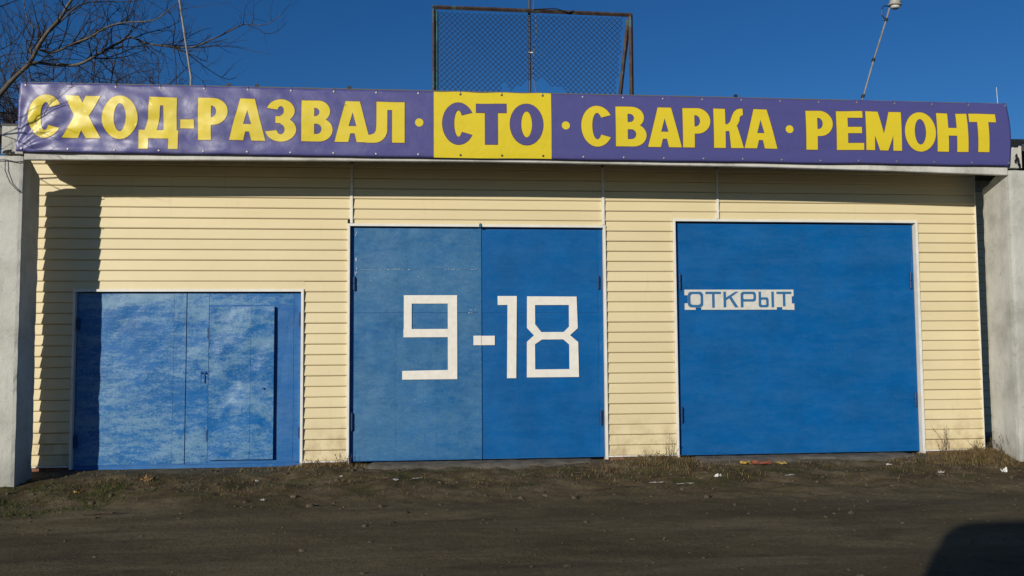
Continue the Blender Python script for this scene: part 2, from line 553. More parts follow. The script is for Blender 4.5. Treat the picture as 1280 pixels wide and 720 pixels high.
# tar strip on the beam
mb = MB()
for k in range(26):
    x0 = -5.06 + k * .5
    mb.box(x0, x0 + .5, -.875 + RND.uniform(-.01, .012), -.2, 4.203, 4.222 + RND.uniform(0, .012))
mb.box(7.72, 7.97, -.89, -.4, 4.205, 4.252)
for k in range(9):
    x = 7.74 + k * .03
    mb.box(x, x + .028, -.885, -.872, 4.19 - RND.uniform(0, .05), 4.23)
mb.build('roof_edge', M_TAR, garage)
mb = MB()
for x, z0, z1 in ((7.865, 3.97, 4.06), (7.89, 3.90, 4.01), (7.905, 3.86, 3.93), (7.85, 3.93, 3.99)):
    mb.prism([(x - .012, z0), (x + .010, z0 - .01), (x + .018, (z0 + z1) / 2), (x + .006, z1), (x - .016, z1 - .02)], 'y', -.877, -.868)
mb.build('tar_drip', M_TAR, garage)

# siding boards
H = .1382
NR = 29
prof = [(-.010, .001), (-.020, .007), (-.025, .014), (-.024, .027), (-.020, .0285), (-.004, H - .003), (.010, H - .002), (.010, .001)]
cache = {}
def board(x0, x1, r, top=None):
    L = round(x1 - x0, 4)
    if L < .03:
        return
    key = (L, top)
    if key not in cache:
        p = prof if top is None else [(-.010, .001), (-.020, .007), (-.025, .014), (-.024, .027), (-.020, .0285), (-.020 + .016 * top / H, top), (.010, top), (.010, .001)]
        cache[key] = MB().prism(p, 'x', 0, L).mesh('siding_board', M_SIDING)
    o = link('siding_board', cache[key], garage)
    o.location = (x0, RND.uniform(-.0015, .0015), ZB + r * H + RND.uniform(-.0012, .0012))
    o.rotation_euler = (RND.uniform(-.006, .006), RND.uniform(-.0003, .0003), 0)
TRM = .036
for r in range(NR):
    z0 = ZB + r * H
    z1 = z0 + H
    if r == NR - 1:
        z1 = min(z1, 4.05)
    spans = []
    bounds = [(XL, -1.002), (-.965, 2.395), (2.435, 4.012), (4.045, XR)]
    for a, b in bounds:
        segs = [(a, b)]
        for ox0, ox1, ot in OPEN:
            lo, hi = ox0 - TRM, ox1 + TRM
            ns = []
            for s0, s1 in segs:
                if hi <= s0 or lo >= s1 or z0 >= ot + TRM - .004:
                    ns.append((s0, s1, None) if False else (s0, s1))
                elif z1 <= ot + TRM + .02:
                    if s0 < lo: ns.append((s0, lo))
                    if hi < s1: ns.append((hi, s1))
                else:
                    if s0 < lo: ns.append((s0, lo))
                    if hi < s1: ns.append((hi, s1))
                    # strip over the lintel
                    a0, a1 = max(s0, lo), min(s1, hi)
                    L = a1 - a0
                    zz = ot + TRM
                    if z1 - zz > .02 and L > .05:
                        me = MB().prism([(-.020 + .014 * (zz - z0) / H, 0), (-.006, z1 - zz), (.010, z1 - zz), (.010, 0)], 'x', 0, L).mesh('siding_board', M_SIDING)
                        o = link('siding_board', me, garage)
                        o.location = (a0, 0, zz)
            segs = ns
        spans += segs
    # rows below 3.27 have no joint at 4.03 over gate three / 2.415
    for a, b in spans:
        board(a, b, r)

# the wall steps back beside the far pillar and is clad there too
for r in range(NR):
    me = cache.setdefault('back', MB().prism(prof, 'x', 0, 1.75).mesh('siding_board', M_SIDING))
    o = link('siding_board', me, garage)
    o.location = (XR + .015, 2.00, ZB + r * H)

# white trims
def strip(x0, x1, y0, y1, z0, z1, name='trim_strip'):
    return MB().box(x0, x1, y0, y1, z0, z1).build(name, M_TRIM, garage, bevel=.003)
strip(-1.0005, -.9665, -.040, .006, 3.174, 3.97)
strip(2.3965, 2.4335, -.040, .006, 3.174, 3.97)
strip(4.0135, 4.0435, -.040, .006, 3.272, 3.97)
strip(XL, OPEN[0][0] - .038, -.040, .006, ZB - .016, ZB + .003)
for a, b in ((OPEN[0][1] + .038, OPEN[1][0] - .038), (OPEN[1][1] + .038, OPEN[2][0] - .038), (OPEN[2][1] + .038, XR)):
    strip(a, b, -.040, .006, ZB - .016, ZB + .003)
strip(XR, XR + .011, -.034, .07, ZB, 3.97)

for (a, b, t), wl, wr in zip(OPEN, (.03, .034, .034), (.034, .034, .036)):
    mb = MB()
    zt = t + .034
    mb.box(a - wl, a, -.044, .07, .0, t)
    mb.box(b, b + wr, -.044, .07, .0, t)
    mb.box(a - wl, b + wr, -.044, .07, t, zt)
    mb.build('door_frame', M_TRIM, garage, bevel=.003)

# ------------------------------------------------------------------ gates
LY = .022      # face of the gate sheets
def leaf(x0, x1, z0, z1, label):
    """frame of angle iron behind the sheets"""
    mb = MB().box(x0, x1, LY + .004, LY + .04, z0, z1)
    o = mb.build('gate_leaf', M_BLUE_EDGE, garage)
    o['label'] = label
    return o

def sheet(p, x0, x1, z0, z1, mat, dy=0.0, gap=.0018):
    """slightly buckled steel sheet"""
    nx_, nz_ = max(3, int((x1 - x0) / .12)), max(3, int((z1 - z0) / .12))
    mb = MB()
    sd = RND.uniform(0, 50)
    for j in range(nz_ + 1):
        for i in range(nx_ + 1):
            u, v_ = i / nx_, j / nz_
            x = x0 + gap + (x1 - x0 - 2 * gap) * u
            z = z0 + gap + (z1 - z0 - 2 * gap) * v_
            e = min(u, 1 - u, v_, 1 - v_)
            yv = LY + dy - .0045 * min(1, e * 8) * nz(x * 1.7 + sd, z * 1.7, sd, 2) - .002 * nz(x * 6, z * 6, sd, 2) * (1 if e > 0 else .3)
            mb.v.append((x, yv, z))
    w_ = nx_ + 1
    for j in range(nz_):
        for i in range(nx_):
            mb.f.append((j * w_ + i, j * w_ + i + 1, (j + 1) * w_ + i + 1, (j + 1) * w_ + i))
    # returned edges
    n0 = len(mb.v)
    ring = [i for i in range(w_)] + [j * w_ + nx_ for j in range(1, nz_ + 1)] + [nz_ * w_ + i for i in range(nx_ - 1, -1, -1)] + [j * w_ for j in range(nz_ - 1, 0, -1)]
    for i in ring:
        mb.v.append((mb.v[i][0], LY + .0035, mb.v[i][2]))
    k = len(ring)
    for i in range(k):
        mb.f.append((ring[i], n0 + i, n0 + (i + 1) % k, ring[(i + 1) % k]))
    return mb.build('steel_sheet', mat, p, smooth=False)

def smooth_flat(o):
    o.data.polygons.foreach_set('use_smooth', [True] * len(o.data.polygons))
    return o

def hinge(p, x, z, h=.15, mat=None):
    mb = MB()
    mb.tube([(x, LY - .024, z - h / 2), (x, LY - .024, z - .005)], .017, 10)
    mb.tube([(x, LY - .024, z + .005), (x, LY - .024, z + h / 2)], .017, 10)
    mb.tube([(x, LY - .024, z - h / 2 - .012), (x, LY - .024, z + h / 2 + .012)], .008, 8)
    mb.box(x - .005, x + .005, LY - .022, LY + .006, z - h / 2 + .01, z + h / 2 - .01)
    mb.build('hinge', mat or M_HINGE, p)

# gate one (low, with a wicket door)
A, B, T = OPEN[0]
mid = -3.098
l = leaf(A + .006, mid - .003, .03, T - .012, 'worn, glare-patched blue gate leaf beside the concrete pillar')
sheet(l, A + .01, mid - .16, .045, T - .016, M_BLUE_WORN_GLARE)
sheet(l, mid - .16, mid - .004, .045, T - .016, M_BLUE_WORN_GLARE, -.003)
hinge(l, A + .03, 1.85); hinge(l, A + .03, .35)
l = leaf(mid + .003, B - .006, .03, T - .012, 'blue gate leaf with a small wicket door set into it')
sheet(l, mid + .004, -2.815, 1.25, T - .016, M_BLUE_WORN_GLARE, -.002)
sheet(l, mid + .004, -2.815, .04, 1.25, M_BLUE_WORN_GLARE, 0)
sheet(l, -2.815, -1.73, 2.09, T - .016, M_BLUE_WORN_GLARE, 0)
sheet(l, -1.955, -1.73, .05, 2.09, M_BLUE_EDGE, 0)
sheet(l, -1.73, B - .008, .05, T - .016, M_BLUE_EDGE, -.003)
hinge(l, B - .012, 1.90, .17); hinge(l, B - .016, .42, .13)
# wicket
mb = MB()
def plate(x0, x1, z0, z1, y, th=.02):
    nx_, nz_ = 6, 14
    base = len(mb.v)
    for j in range(nz_ + 1):
        for i in range(nx_ + 1):
            x = x0 + (x1 - x0) * i / nx_; z = z0 + (z1 - z0) * j / nz_
            mb.v.append((x, y - .004 * nz(x * 2.2, z * 2.2, 5, 3), z))
    for j in range(nz_):
        for i in range(nx_):
            a = base + j * (nx_ + 1) + i
            mb.f.append((a, a + 1, a + nx_ + 2, a + nx_ + 1))
    mb.box(x0 + .0005, x1 - .0005, y + .004, y + th, z0 + .0005, z1 - .0005)
plate(-2.80, -2.275, .088, 2.066, -.024, .05)
plate(-2.2705, -1.975, .088, 2.070, -.031, .05)
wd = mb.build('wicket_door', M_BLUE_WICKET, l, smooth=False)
smooth_flat(wd)
wd['label'] = 'small blue wicket door standing proud of the gate leaf'
for zz in (1.72, .40):
    hinge(l, -2.812, zz, .13)
mb = MB()
mb.tube([(-2.895, .01, 1.215), (-2.895, -.035, 1.205), (-2.895, -.04, 1.095), (-2.85, -.04, 1.090), (-2.848, -.035, 1.20), (-2.848, .01, 1.21)], .008, 6)
mb.box(-2.91, -2.835, LY - .012, LY - .004, 1.19, 1.235)
mb.build('pull_handle', M_BLUE_EDGE, l)
MB().lathe([(.012, 0), (.014, .012), (.008, .03)], (-2.10, -.03, 1.0), (0, -1, 0), 10).build('door_knob', M_BLUE_EDGE, l)
MB().box(A, B, .026, .07, -.03, .028).build('door_sill', M_BLUE_EDGE, garage)

# gate two (9-18)
A, B, T = OPEN[1]
mid = .742
l9 = leaf(A + .006, mid - .004, .03, T - .012, 'faded, glare-paled blue gate leaf painted with a white 9')
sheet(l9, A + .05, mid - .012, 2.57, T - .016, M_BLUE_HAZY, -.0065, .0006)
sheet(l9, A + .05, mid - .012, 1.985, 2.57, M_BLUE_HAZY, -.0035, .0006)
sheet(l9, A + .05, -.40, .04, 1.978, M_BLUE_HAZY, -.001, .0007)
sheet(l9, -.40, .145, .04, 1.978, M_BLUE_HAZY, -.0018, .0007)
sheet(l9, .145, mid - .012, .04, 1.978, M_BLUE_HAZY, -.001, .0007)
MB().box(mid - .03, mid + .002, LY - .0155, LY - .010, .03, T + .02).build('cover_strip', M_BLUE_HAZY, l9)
MB().lathe([(.0, 0), (.022, .004), (.018, .05), (.0, .06)], (mid - .01, -.045, T - .01), (0, 0, 1), 8).build('gate_pin', M_TEAL, l9)
wb = MB()
for x0_, x1_, n_ in ((-.62, -.20, 16), (.25, .70, 12), (-.92, -.70, 5)):
    for k_ in range(n_):
        x_ = RND.uniform(x0_, x1_); w_ = RND.uniform(.006, .022)
        wb.lathe([(.001, -w_), (RND.uniform(.003, .006), 0), (.001, w_)], (x_, LY - .010, 2.566 + RND.uniform(-.008, .005)), (1, 0, .1), 6)
for k_ in range(8):
    wb.lathe([(.001, -.010), (.006, 0), (.001, .010)], (RND.uniform(.55, .72), LY - .008, 1.99 + RND.uniform(-.02, .03)), (1, 0, RND.uniform(-1, 1)), 6)
for k_ in range(9):
    wb.lathe([(.001, -.02), (.004, 0), (.001, .02)], (A + .075 + RND.uniform(-.01, .01), LY - .008, RND.uniform(2.5, 3.05)), (0, 0, 1), 6)
tag(wb.build('weld_bead', M_WELD, l9), kind='stuff')
hinge(l9, A + .055, 2.37, .17); hinge(l9, A + .03, .55, .22)
l18 = leaf(mid + .004, B - .006, .03, T - .012, 'deep blue gate leaf painted with a white 18')
sheet(l18, mid + .008, B - .075, 1.98, T - .03, M_BLUE_CLEAN, -.0035, .0006)
sheet(l18, mid + .008, 1.24, .04, 1.975, M_BLUE_CLEAN, 0, .0004)
sheet(l18, 1.24, B - .075, .04, 1.975, M_BLUE_CLEAN, -.0008, .0004)
sheet(l18, B - .075, B - .008, .04, T - .016, M_BLUE_CLEAN, .002)
hinge(l18, B - .07, 2.39, .17); hinge(l18, B - .055, .56, .19)

DX = lambda px: 0.0
def digit(p, polys, y=LY - .0165):
    mb = MB()
    for q in polys:
        mb.prism(q, 'y', y, y + .004)
    return mb.build('digit', M_DIGIT, p)
digit(l9, [[(-.292, 2.216), (.418, 2.216), (.418, 2.104), (-.292, 2.104)],
           [(-.292, 2.1035), (-.188, 2.1035), (-.188, 1.765), (-.292, 1.765)],
           [(-.296, 1.7645), (.292, 1.7645), (.292, 1.655), (-.296, 1.655)],
           [(.2925, 2.1035), (.418, 2.1035), (.418, 1.095), (.2925, 1.095)],
           [(-.312, 1.21), (.292, 1.218), (.292, 1.095), (-.312, 1.095)]])
MB().box(.635, .7395, LY - .0215, LY - .0165, 1.545, 1.672).build('hyphen', M_DIGIT, l9)
MB().box(.7445, .922, LY - .0165, LY - .0125, 1.545, 1.670).build('hyphen', M_DIGIT, l18)
digit(l18, [[(.962, 2.204), (1.223, 2.204), (1.222, 2.085), (.964, 2.083)], [(1.096, 2.0845), (1.222, 2.0845), (1.208, 1.10), (1.084, 1.10)]])
# 8: two octagon-like loops
o8 = [(1.362, 2.200), (2.040, 2.196), (2.052, 1.768), (1.945, 1.672), (2.055, 1.578), (2.062, 1.108), (1.352, 1.108), (1.356, 1.585), (1.452, 1.672), (1.358, 1.772)]
h1 = [(1.47, 2.082), (1.932, 2.082), (1.932, 1.788), (1.858, 1.716), (1.552, 1.716), (1.47, 1.822)]
h2 = [(1.466, 1.214), (1.932, 1.214), (1.932, 1.546), (1.852, 1.616), (1.56, 1.616), (1.466, 1.552)]

def pip(p, poly):
    x, yv = p
    ins = False
    j = len(poly) - 1
    for i in range(len(poly)):
        xi, yi = poly[i]; xj, yj = poly[j]
        if (yi > yv) != (yj > yv) and x < (xj - xi) * (yv - yi) / (yj - yi) + xi:
            ins = not ins
        j = i
    return ins

def fill(solids, holes, step=None, bounds=None):
    """2-D region (union of solids minus holes) as a conforming triangle mesh"""
    vs, es = [], []
    for poly in solids + holes:
        n0 = len(vs)
        pl = []
        for i in range(len(poly)):
            a, b = poly[i], poly[(i + 1) % len(poly)]
            k = max(1, int(math.hypot(b[0] - a[0], b[1] - a[1]) / step)) if step else 1
            for t in range(k):
                pl.append((a[0] + (b[0] - a[0]) * t / k, a[1] + (b[1] - a[1]) * t / k))
        vs += pl
        es += [(n0 + i, n0 + (i + 1) % len(pl)) for i in range(len(pl))]
    if step:
        x0 = min(p[0] for p in vs); x1 = max(p[0] for p in vs)
        z0 = min(p[1] for p in vs); z1 = max(p[1] for p in vs)
        z = z0 + step * .5
        while z < z1:
            x = x0 + step * .47
            while x < x1:
                vs.append((x + .001 * math.sin(x * 91), z + .001 * math.cos(z * 77 + x * 50)))
                x += step
            z += step
    r = delaunay_2d_cdt([Vector(p) for p in vs], es, [], 0, 1e-5)
    ov, of = r[0], r[2]
    out = []
    for f in of:
        c_ = (sum(ov[i].x for i in f) / len(f), sum(ov[i].y for i in f) / len(f))
        if any(pip(c_, s_) for s_ in solids) and not any(pip(c_, h_) for h_ in holes):
            out.append(tuple(f))
    used = sorted({i for f in out for i in f})
    mp = {k: i for i, k in enumerate(used)}
    return [(ov[i].x, ov[i].y) for i in used], [tuple(mp[i] for i in f) for f in out]

def solid_from_fill(vs, fs, y0, y1, mapv=None):
    """extrude a filled 2-D region between planes y0 (front) and y1"""
    mb = MB()
    n = len(vs)
    f2 = []
    for f in fs:
        a = sum((vs[f[i]][0] * vs[f[(i + 1) % len(f)]][1] - vs[f[(i + 1) % len(f)]][0] * vs[f[i]][1]) for i in range(len(f)))
        f2.append(f if a > 0 else f[::-1])
    mb.v = [(v[0], y0, v[1]) for v in vs] + [(v[0], y1, v[1]) for v in vs]
    mb.f = [f for f in f2] + [tuple(i + n for i in f[::-1]) for f in f2]
    cnt = {}
    for f in f2:
        for i in range(len(f)):
            e = (f[i], f[(i + 1) % len(f)])
            cnt[e] = 1
    for (a, b) in cnt:
        if (b, a) not in cnt:
            mb.f.append((b, a, a + n, b + n))
    return mb

vs, fs = fill([o8], [h1, h2])
solid_from_fill(vs, fs, LY - .0165, LY - .0125).build('digit', M_DIGIT, l18)

# gate three
A, B, T = OPEN[2]
mid = 5.165
la = leaf(A + .012, mid - .002, .03, T - .022, 'plain blue gate leaf behind the white sign')
sheet(la, A + .055, mid, .04, T - .03, M_BLUE_CLEAN, -.0015, .0003)
sheet(la, A + .014, A + .055, .04, T - .026, M_BLUE_CLEAN, .002)
hinge(la, A + .06, 2.40, .2); hinge(la, A + .055, .58, .2)
lb = leaf(mid + .002, B - .016, .03, T - .022, 'plain blue gate leaf farthest from the tree')
sheet(lb, mid, B - .06, .04, T - .03, M_BLUE_CLEAN, -.0030, .0003)
sheet(lb, B - .06, B - .018, .04, T - .026, M_BLUE_CLEAN, .002)
hinge(lb, B - .075, 2.42, .22); hinge(lb, B - .06, .75, .18)

# ------------------------------------------------------------------ open sign
sign = thing('open_sign', 'narrow white sign reading ОТКРЫТ in blue letters on the plain blue gate', 'sign', (3.545, LY - .012, 2.012))
SW, SH = 1.565, .278
plate_poly = [(0, 0), (.155, 0), (.155, .030), (.235, .030), (.235, 0), (1.31, 0), (1.31, .034), (1.392, .034), (1.392, 0), (SW, -.004), (SW, .085),
              (SW - .035, .085), (SW - .035, .185), (SW - .008, .185), (SW - .008, SH), (0, SH), (0, .20), (.045, .20), (.045, .09), (0, .09)]
vs, fs = fill([plate_poly], [])
o = solid_from_fill(vs, fs, 0, .006).build('sign_plate', M_SIGN, sign)

def seg(a, b, t):
    a, b = Vector(a), Vector(b)
    d = (b - a).normalized()
    nn = Vector((-d.y, d.x)) * t / 2
    return [tuple(a + nn), tuple(a - nn), tuple(b - nn), tuple(b + nn)]

def rrect(x0, x1, z0, z1, r, n=5):
    out = []
    for cx, cz, a0 in ((x1 - r, z1 - r, 0), (x0 + r, z1 - r, 90), (x0 + r, z0 + r, 180), (x1 - r, z0 + r, 270)):
        for k in range(n + 1):
            q = rad(a0 + 90 * k / n)
            out.append((cx + r * math.cos(q), cz + r * math.sin(q)))
    return out

b0, t0_, sw = .032, .250, .034
SG = [
    ([rrect(.045, .262, b0, t0_, .05)], [rrect(.045 + .037, .262 - .037, b0 + .037, t0_ - .034, .035)]),
    ([[(.295, t0_), (.515, t0_), (.515, t0_ - .034), (.295, t0_ - .034)], [(.388, t0_), (.388, b0 - .004), (.424, b0 - .004), (.424, t0_)]], []),
    ([[(.55, t0_), (.55, b0), (.587, b0), (.587, t0_)], [(.587, .17), (.72, t0_), (.768, t0_), (.587, .128)], [(.632, .158), (.713, b0), (.762, b0), (.665, .178)]], []),
    ([rrect(.795, 1.015, .112, t0_, .04), [(.795, t0_ - .03), (.795, b0), (.833, b0), (.833, t0_ - .03)]], [rrect(.833, .979, .146, t0_ - .034, .018)]),
    ([rrect(1.052, 1.195, b0, .172, .03), [(1.052, t0_), (1.052, b0 + .03), (1.088, b0 + .03), (1.088, t0_)]], [rrect(1.088, 1.160, b0 + .033, .138, .015)]),
    ([[(1.236, t0_), (1.236, b0), (1.272, b0), (1.272, t0_)]], []),
    ([[(1.31, t0_), (1.525, t0_), (1.525, t0_ - .034), (1.31, t0_ - .034)], [(1.400, t0_), (1.400, .045), (1.436, .045), (1.436, t0_)]], []),
]
for k, (s_, h_) in enumerate(SG):
    vs, fs = fill(s_, h_)
    solid_from_fill(vs, fs, -.0025, .0008).build('letter', M_SIGNBLUE, sign)

# ------------------------------------------------------------------ concrete pillars
def pillar(name, label, x0, x1, y0, y1, zf, zbk, seed, slit=None):
    t = thing(name, label, 'pillar', ((x0 + x1) / 2, (y0 + y1) / 2, 0), kind='thing')
    bm = bmesh.new()
    nxp, nyp, nzp = 8, 10, 60
    def P(i, j, k):
        u, v_, w_ = i / nxp, j / nyp, k / nzp
        x = x0 + (x1 - x0) * u
        yv = y0 + (y1 - y0) * v_
        top = zf + (zbk - zf) * smooth(.25, 1.0, v_)
        z = -.35 + (top + .35) * w_
        edge = (i in (0, nxp)) + (j in (0, nyp)) + (k == nzp)
        c_ = .010 * (edge - 1) if edge > 1 else 0
        d = nz(x * 2 + seed, yv * 2, z * 2, 4) * .003 + nz(x * 9 + seed, yv * 9, z * 9, 3) * .0025
        if edge > 1:
            c_ += max(0, nz(x * 4 + seed, yv * 4, z * 5 + 3, 3)) * .018
        cx = (x0 + x1) / 2; cy = (y0 + y1) / 2
        sx = (1 if i == nxp else -1 if i == 0 else 0); sy = (1 if j == nyp else -1 if j == 0 else 0)
        return (x - cx + sx * (d - c_ * .7), yv - cy + sy * (d - c_ * .7), z + (d - c_ if k == nzp else 0))
    verts = {}
    def vtx(i, j, k):
        if (i, j, k) not in verts:
            verts[(i, j, k)] = bm.verts.new(P(i, j, k))
        return verts[(i, j, k)]
    for k in range(nzp):
        for i in range(nxp):
            bm.faces.new([vtx(i, 0, k), vtx(i + 1, 0, k), vtx(i + 1, 0, k + 1), vtx(i, 0, k + 1)])
            bm.faces.new([vtx(i, nyp, k), vtx(i, nyp, k + 1), vtx(i + 1, nyp, k + 1), vtx(i + 1, nyp, k)])
        for j in range(nyp):
            bm.faces.new([vtx(0, j, k), vtx(0, j, k + 1), vtx(0, j + 1, k + 1), vtx(0, j + 1, k)])
            bm.faces.new([vtx(nxp, j, k), vtx(nxp, j + 1, k), vtx(nxp, j + 1, k + 1), vtx(nxp, j, k + 1)])
    for i in range(nxp):
        for j in range(nyp):
            bm.faces.new([vtx(i, j, nzp), vtx(i + 1, j, nzp), vtx(i + 1, j + 1, nzp), vtx(i, j + 1, nzp)])
    me = bpy.data.meshes.new('shaft')
    bm.to_mesh(me); bm.free()
    me.materials.append(M_PILLAR)
    o = link('shaft', me, t)
    return t
pillar('concrete_pillar', 'square whitewashed concrete pillar below the tree end of the banner', -5.165, -4.792, -.86, -.385, 3.855, 3.70, 1.0)
pillar('concrete_pillar', 'square whitewashed concrete pillar with black tar drips above it', 7.742, 8.13, -.86, -.29, 3.845, 3.70, 9.0)

# thin wires on the tree-end pillar
wr = MB()
wr.tube([(-5.20, -.885, 3.78), (-5.0, -.893, 3.79), (-4.86, -.888, 3.765), (-4.78, -.87, 3.78)], .006, 5)
tag(wr.build('cable', M_CABLE), 'short black cable across the top of the tree-end pillar', 'cable')
wr = MB()
wr.tube([(-4.99, -.888, 3.79), (-4.985, -.895, 3.66), (-4.93, -.893, 3.52), (-4.85, -.892, 3.43), (-4.80, -.888, 3.39)], .005, 5)
tag(wr.build('cable', M_CABLE), 'black cable sagging diagonally down the tree-end pillar', 'cable')

# ------------------------------------------------------------------ banner
BX0, BX1, BZ0, BZ1 = -4.83, 7.735, 3.884, 4.722
def cloth(x, z):
    """front face of the hanging vinyl: deep diagonal creases at the tree end, taut elsewhere"""
    u = (x - BX0) / (BX1 - BX0)
    v_ = (z - BZ0) / (BZ1 - BZ0)
    k = 1 - smooth(0.0, .48, u)
    yv = -.912
    yv -= .020 * math.sin(math.pi * v_) + .006 * nz(x * .6, z * 1.2, 3, 2)
    yv -= k * .030 * nz(x * 1.7 + z * 1.3, z * 2.3 - x * .6, 1, 3)
    # creases fanning out of the lower tree-end corner and sagging from the top ties
    a = math.atan2(z - BZ0 + .02, x - BX0 + .05)
    r_ = math.hypot(z - BZ0, x - BX0)
    yv -= .013 * math.exp(-r_ / 1.1) * math.sin(a * 17 + 1)
    yv -= k * .011 * math.sin((x * .9 + z * 3.2) * 4.6 + 2.5 * nz(x, z, 5, 2)) * math.sin(math.pi * min(1, v_ * 1.1))
    yv -= (.004 + .006 * k) * max(0, 1 - abs(v_ - .07) / .10)
    yv += .006 * math.cos(2 * math.pi * (x - BX0) / .525) * smooth(.8, 1.0, v_) * (.4 + .6 * k)
    yv -= .0020 * (.35 + k) * math.sin(z * 23 + 2 * nz(x * .8, z, 9, 2)) * nz(x * 1.2, z * 2, 11, 2)
    return yv
def shape(x, z, off=0.0):
    v_ = (z - BZ0) / (BZ1 - BZ0)
    u = (x - BX0) / (BX1 - BX0)
    xx = x
    if u < .08: xx += (.025 * (v_ - 1) + .0) * (1 - u / .08)
    if u > .9: xx += (-.018 * v_ * v_ + .022 * math.sin(math.pi * v_)) * (u - .9) / .1
    zz = z + .010 * math.sin(2 * math.pi * (x - BX0) / .525 + math.pi / 2) * (smooth(.7, 1, v_)) * .5 + .006 * nz(x * 1.1, 0, 4, 2)
    return (xx, cloth(x, z) - off, zz)

banner = thing('banner', 'long purple vinyl banner with yellow lettering hung along the eave beam', 'banner', (0, 0, 0), kind='thing')
mb = MB()
nxb, nzb = 520, 34
for j in range(nzb + 1):
    for i in range(nxb + 1):
        mb.v.append(shape(BX0 + (BX1 - BX0) * i / nxb, BZ0 + (BZ1 - BZ0) * j / nzb))
for j in range(nzb):
    for i in range(nxb):
        a = j * (nxb + 1) + i
        mb.f.append((a, a + 1, a + nxb + 2, a + nxb + 1))
o = link('banner_sheet', mb.mesh('banner_sheet', M_PURPLE, True), banner)
md = o.modifiers.new('thickness', 'SOLIDIFY'); md.thickness = .0015; md.offset = 1

def printed(name, solids, holes, mat, off, step=.035, parent=banner):
    vs, fs = fill(solids, holes, step)
    mb = MB()
    mb.v = [shape(x, z, off) for x, z in vs]
    for f in fs:
        a = sum((vs[f[i]][0] * vs[f[(i + 1) % len(f)]][1] - vs[f[(i + 1) % len(f)]][0] * vs[f[i]][1]) for i in range(len(f)))
        mb.f.append(f if a > 0 else f[::-1])
    return link(name, mb.mesh(name, mat, True), parent)

def rect(x0, x1, z0, z1): return [(x0, z0), (x1, z0), (x1, z1), (x0, z1)]
printed('yellow_panel', [rect(.099, 1.579, BZ0 + .0005, BZ1 - .0005)], [], M_YELLOW, .0025)

# ---- heavy grotesque cyrillic glyphs; height 1, width w (in cap heights)
def ell(cx, cz, rx, rz, a0=0, a1=360, n=28):
    full = abs(a1 - a0) >= 360
    k = n if full else n + 1
    return [(cx + rx * math.cos(rad(a0 + (a1 - a0) * i / n)), cz + rz * math.sin(rad(a0 + (a1 - a0) * i / n))) for i in range(k)]
def ring(cx, cz, ro, so_, ri, si, a0, a1, n=24, a0i=None, a1i=None):
    return ell(cx, cz, ro, so_, a0, a1, n) + ell(cx, cz, ri, si, a1 if a1i is None else a1i, a0 if a0i is None else a0i, n)

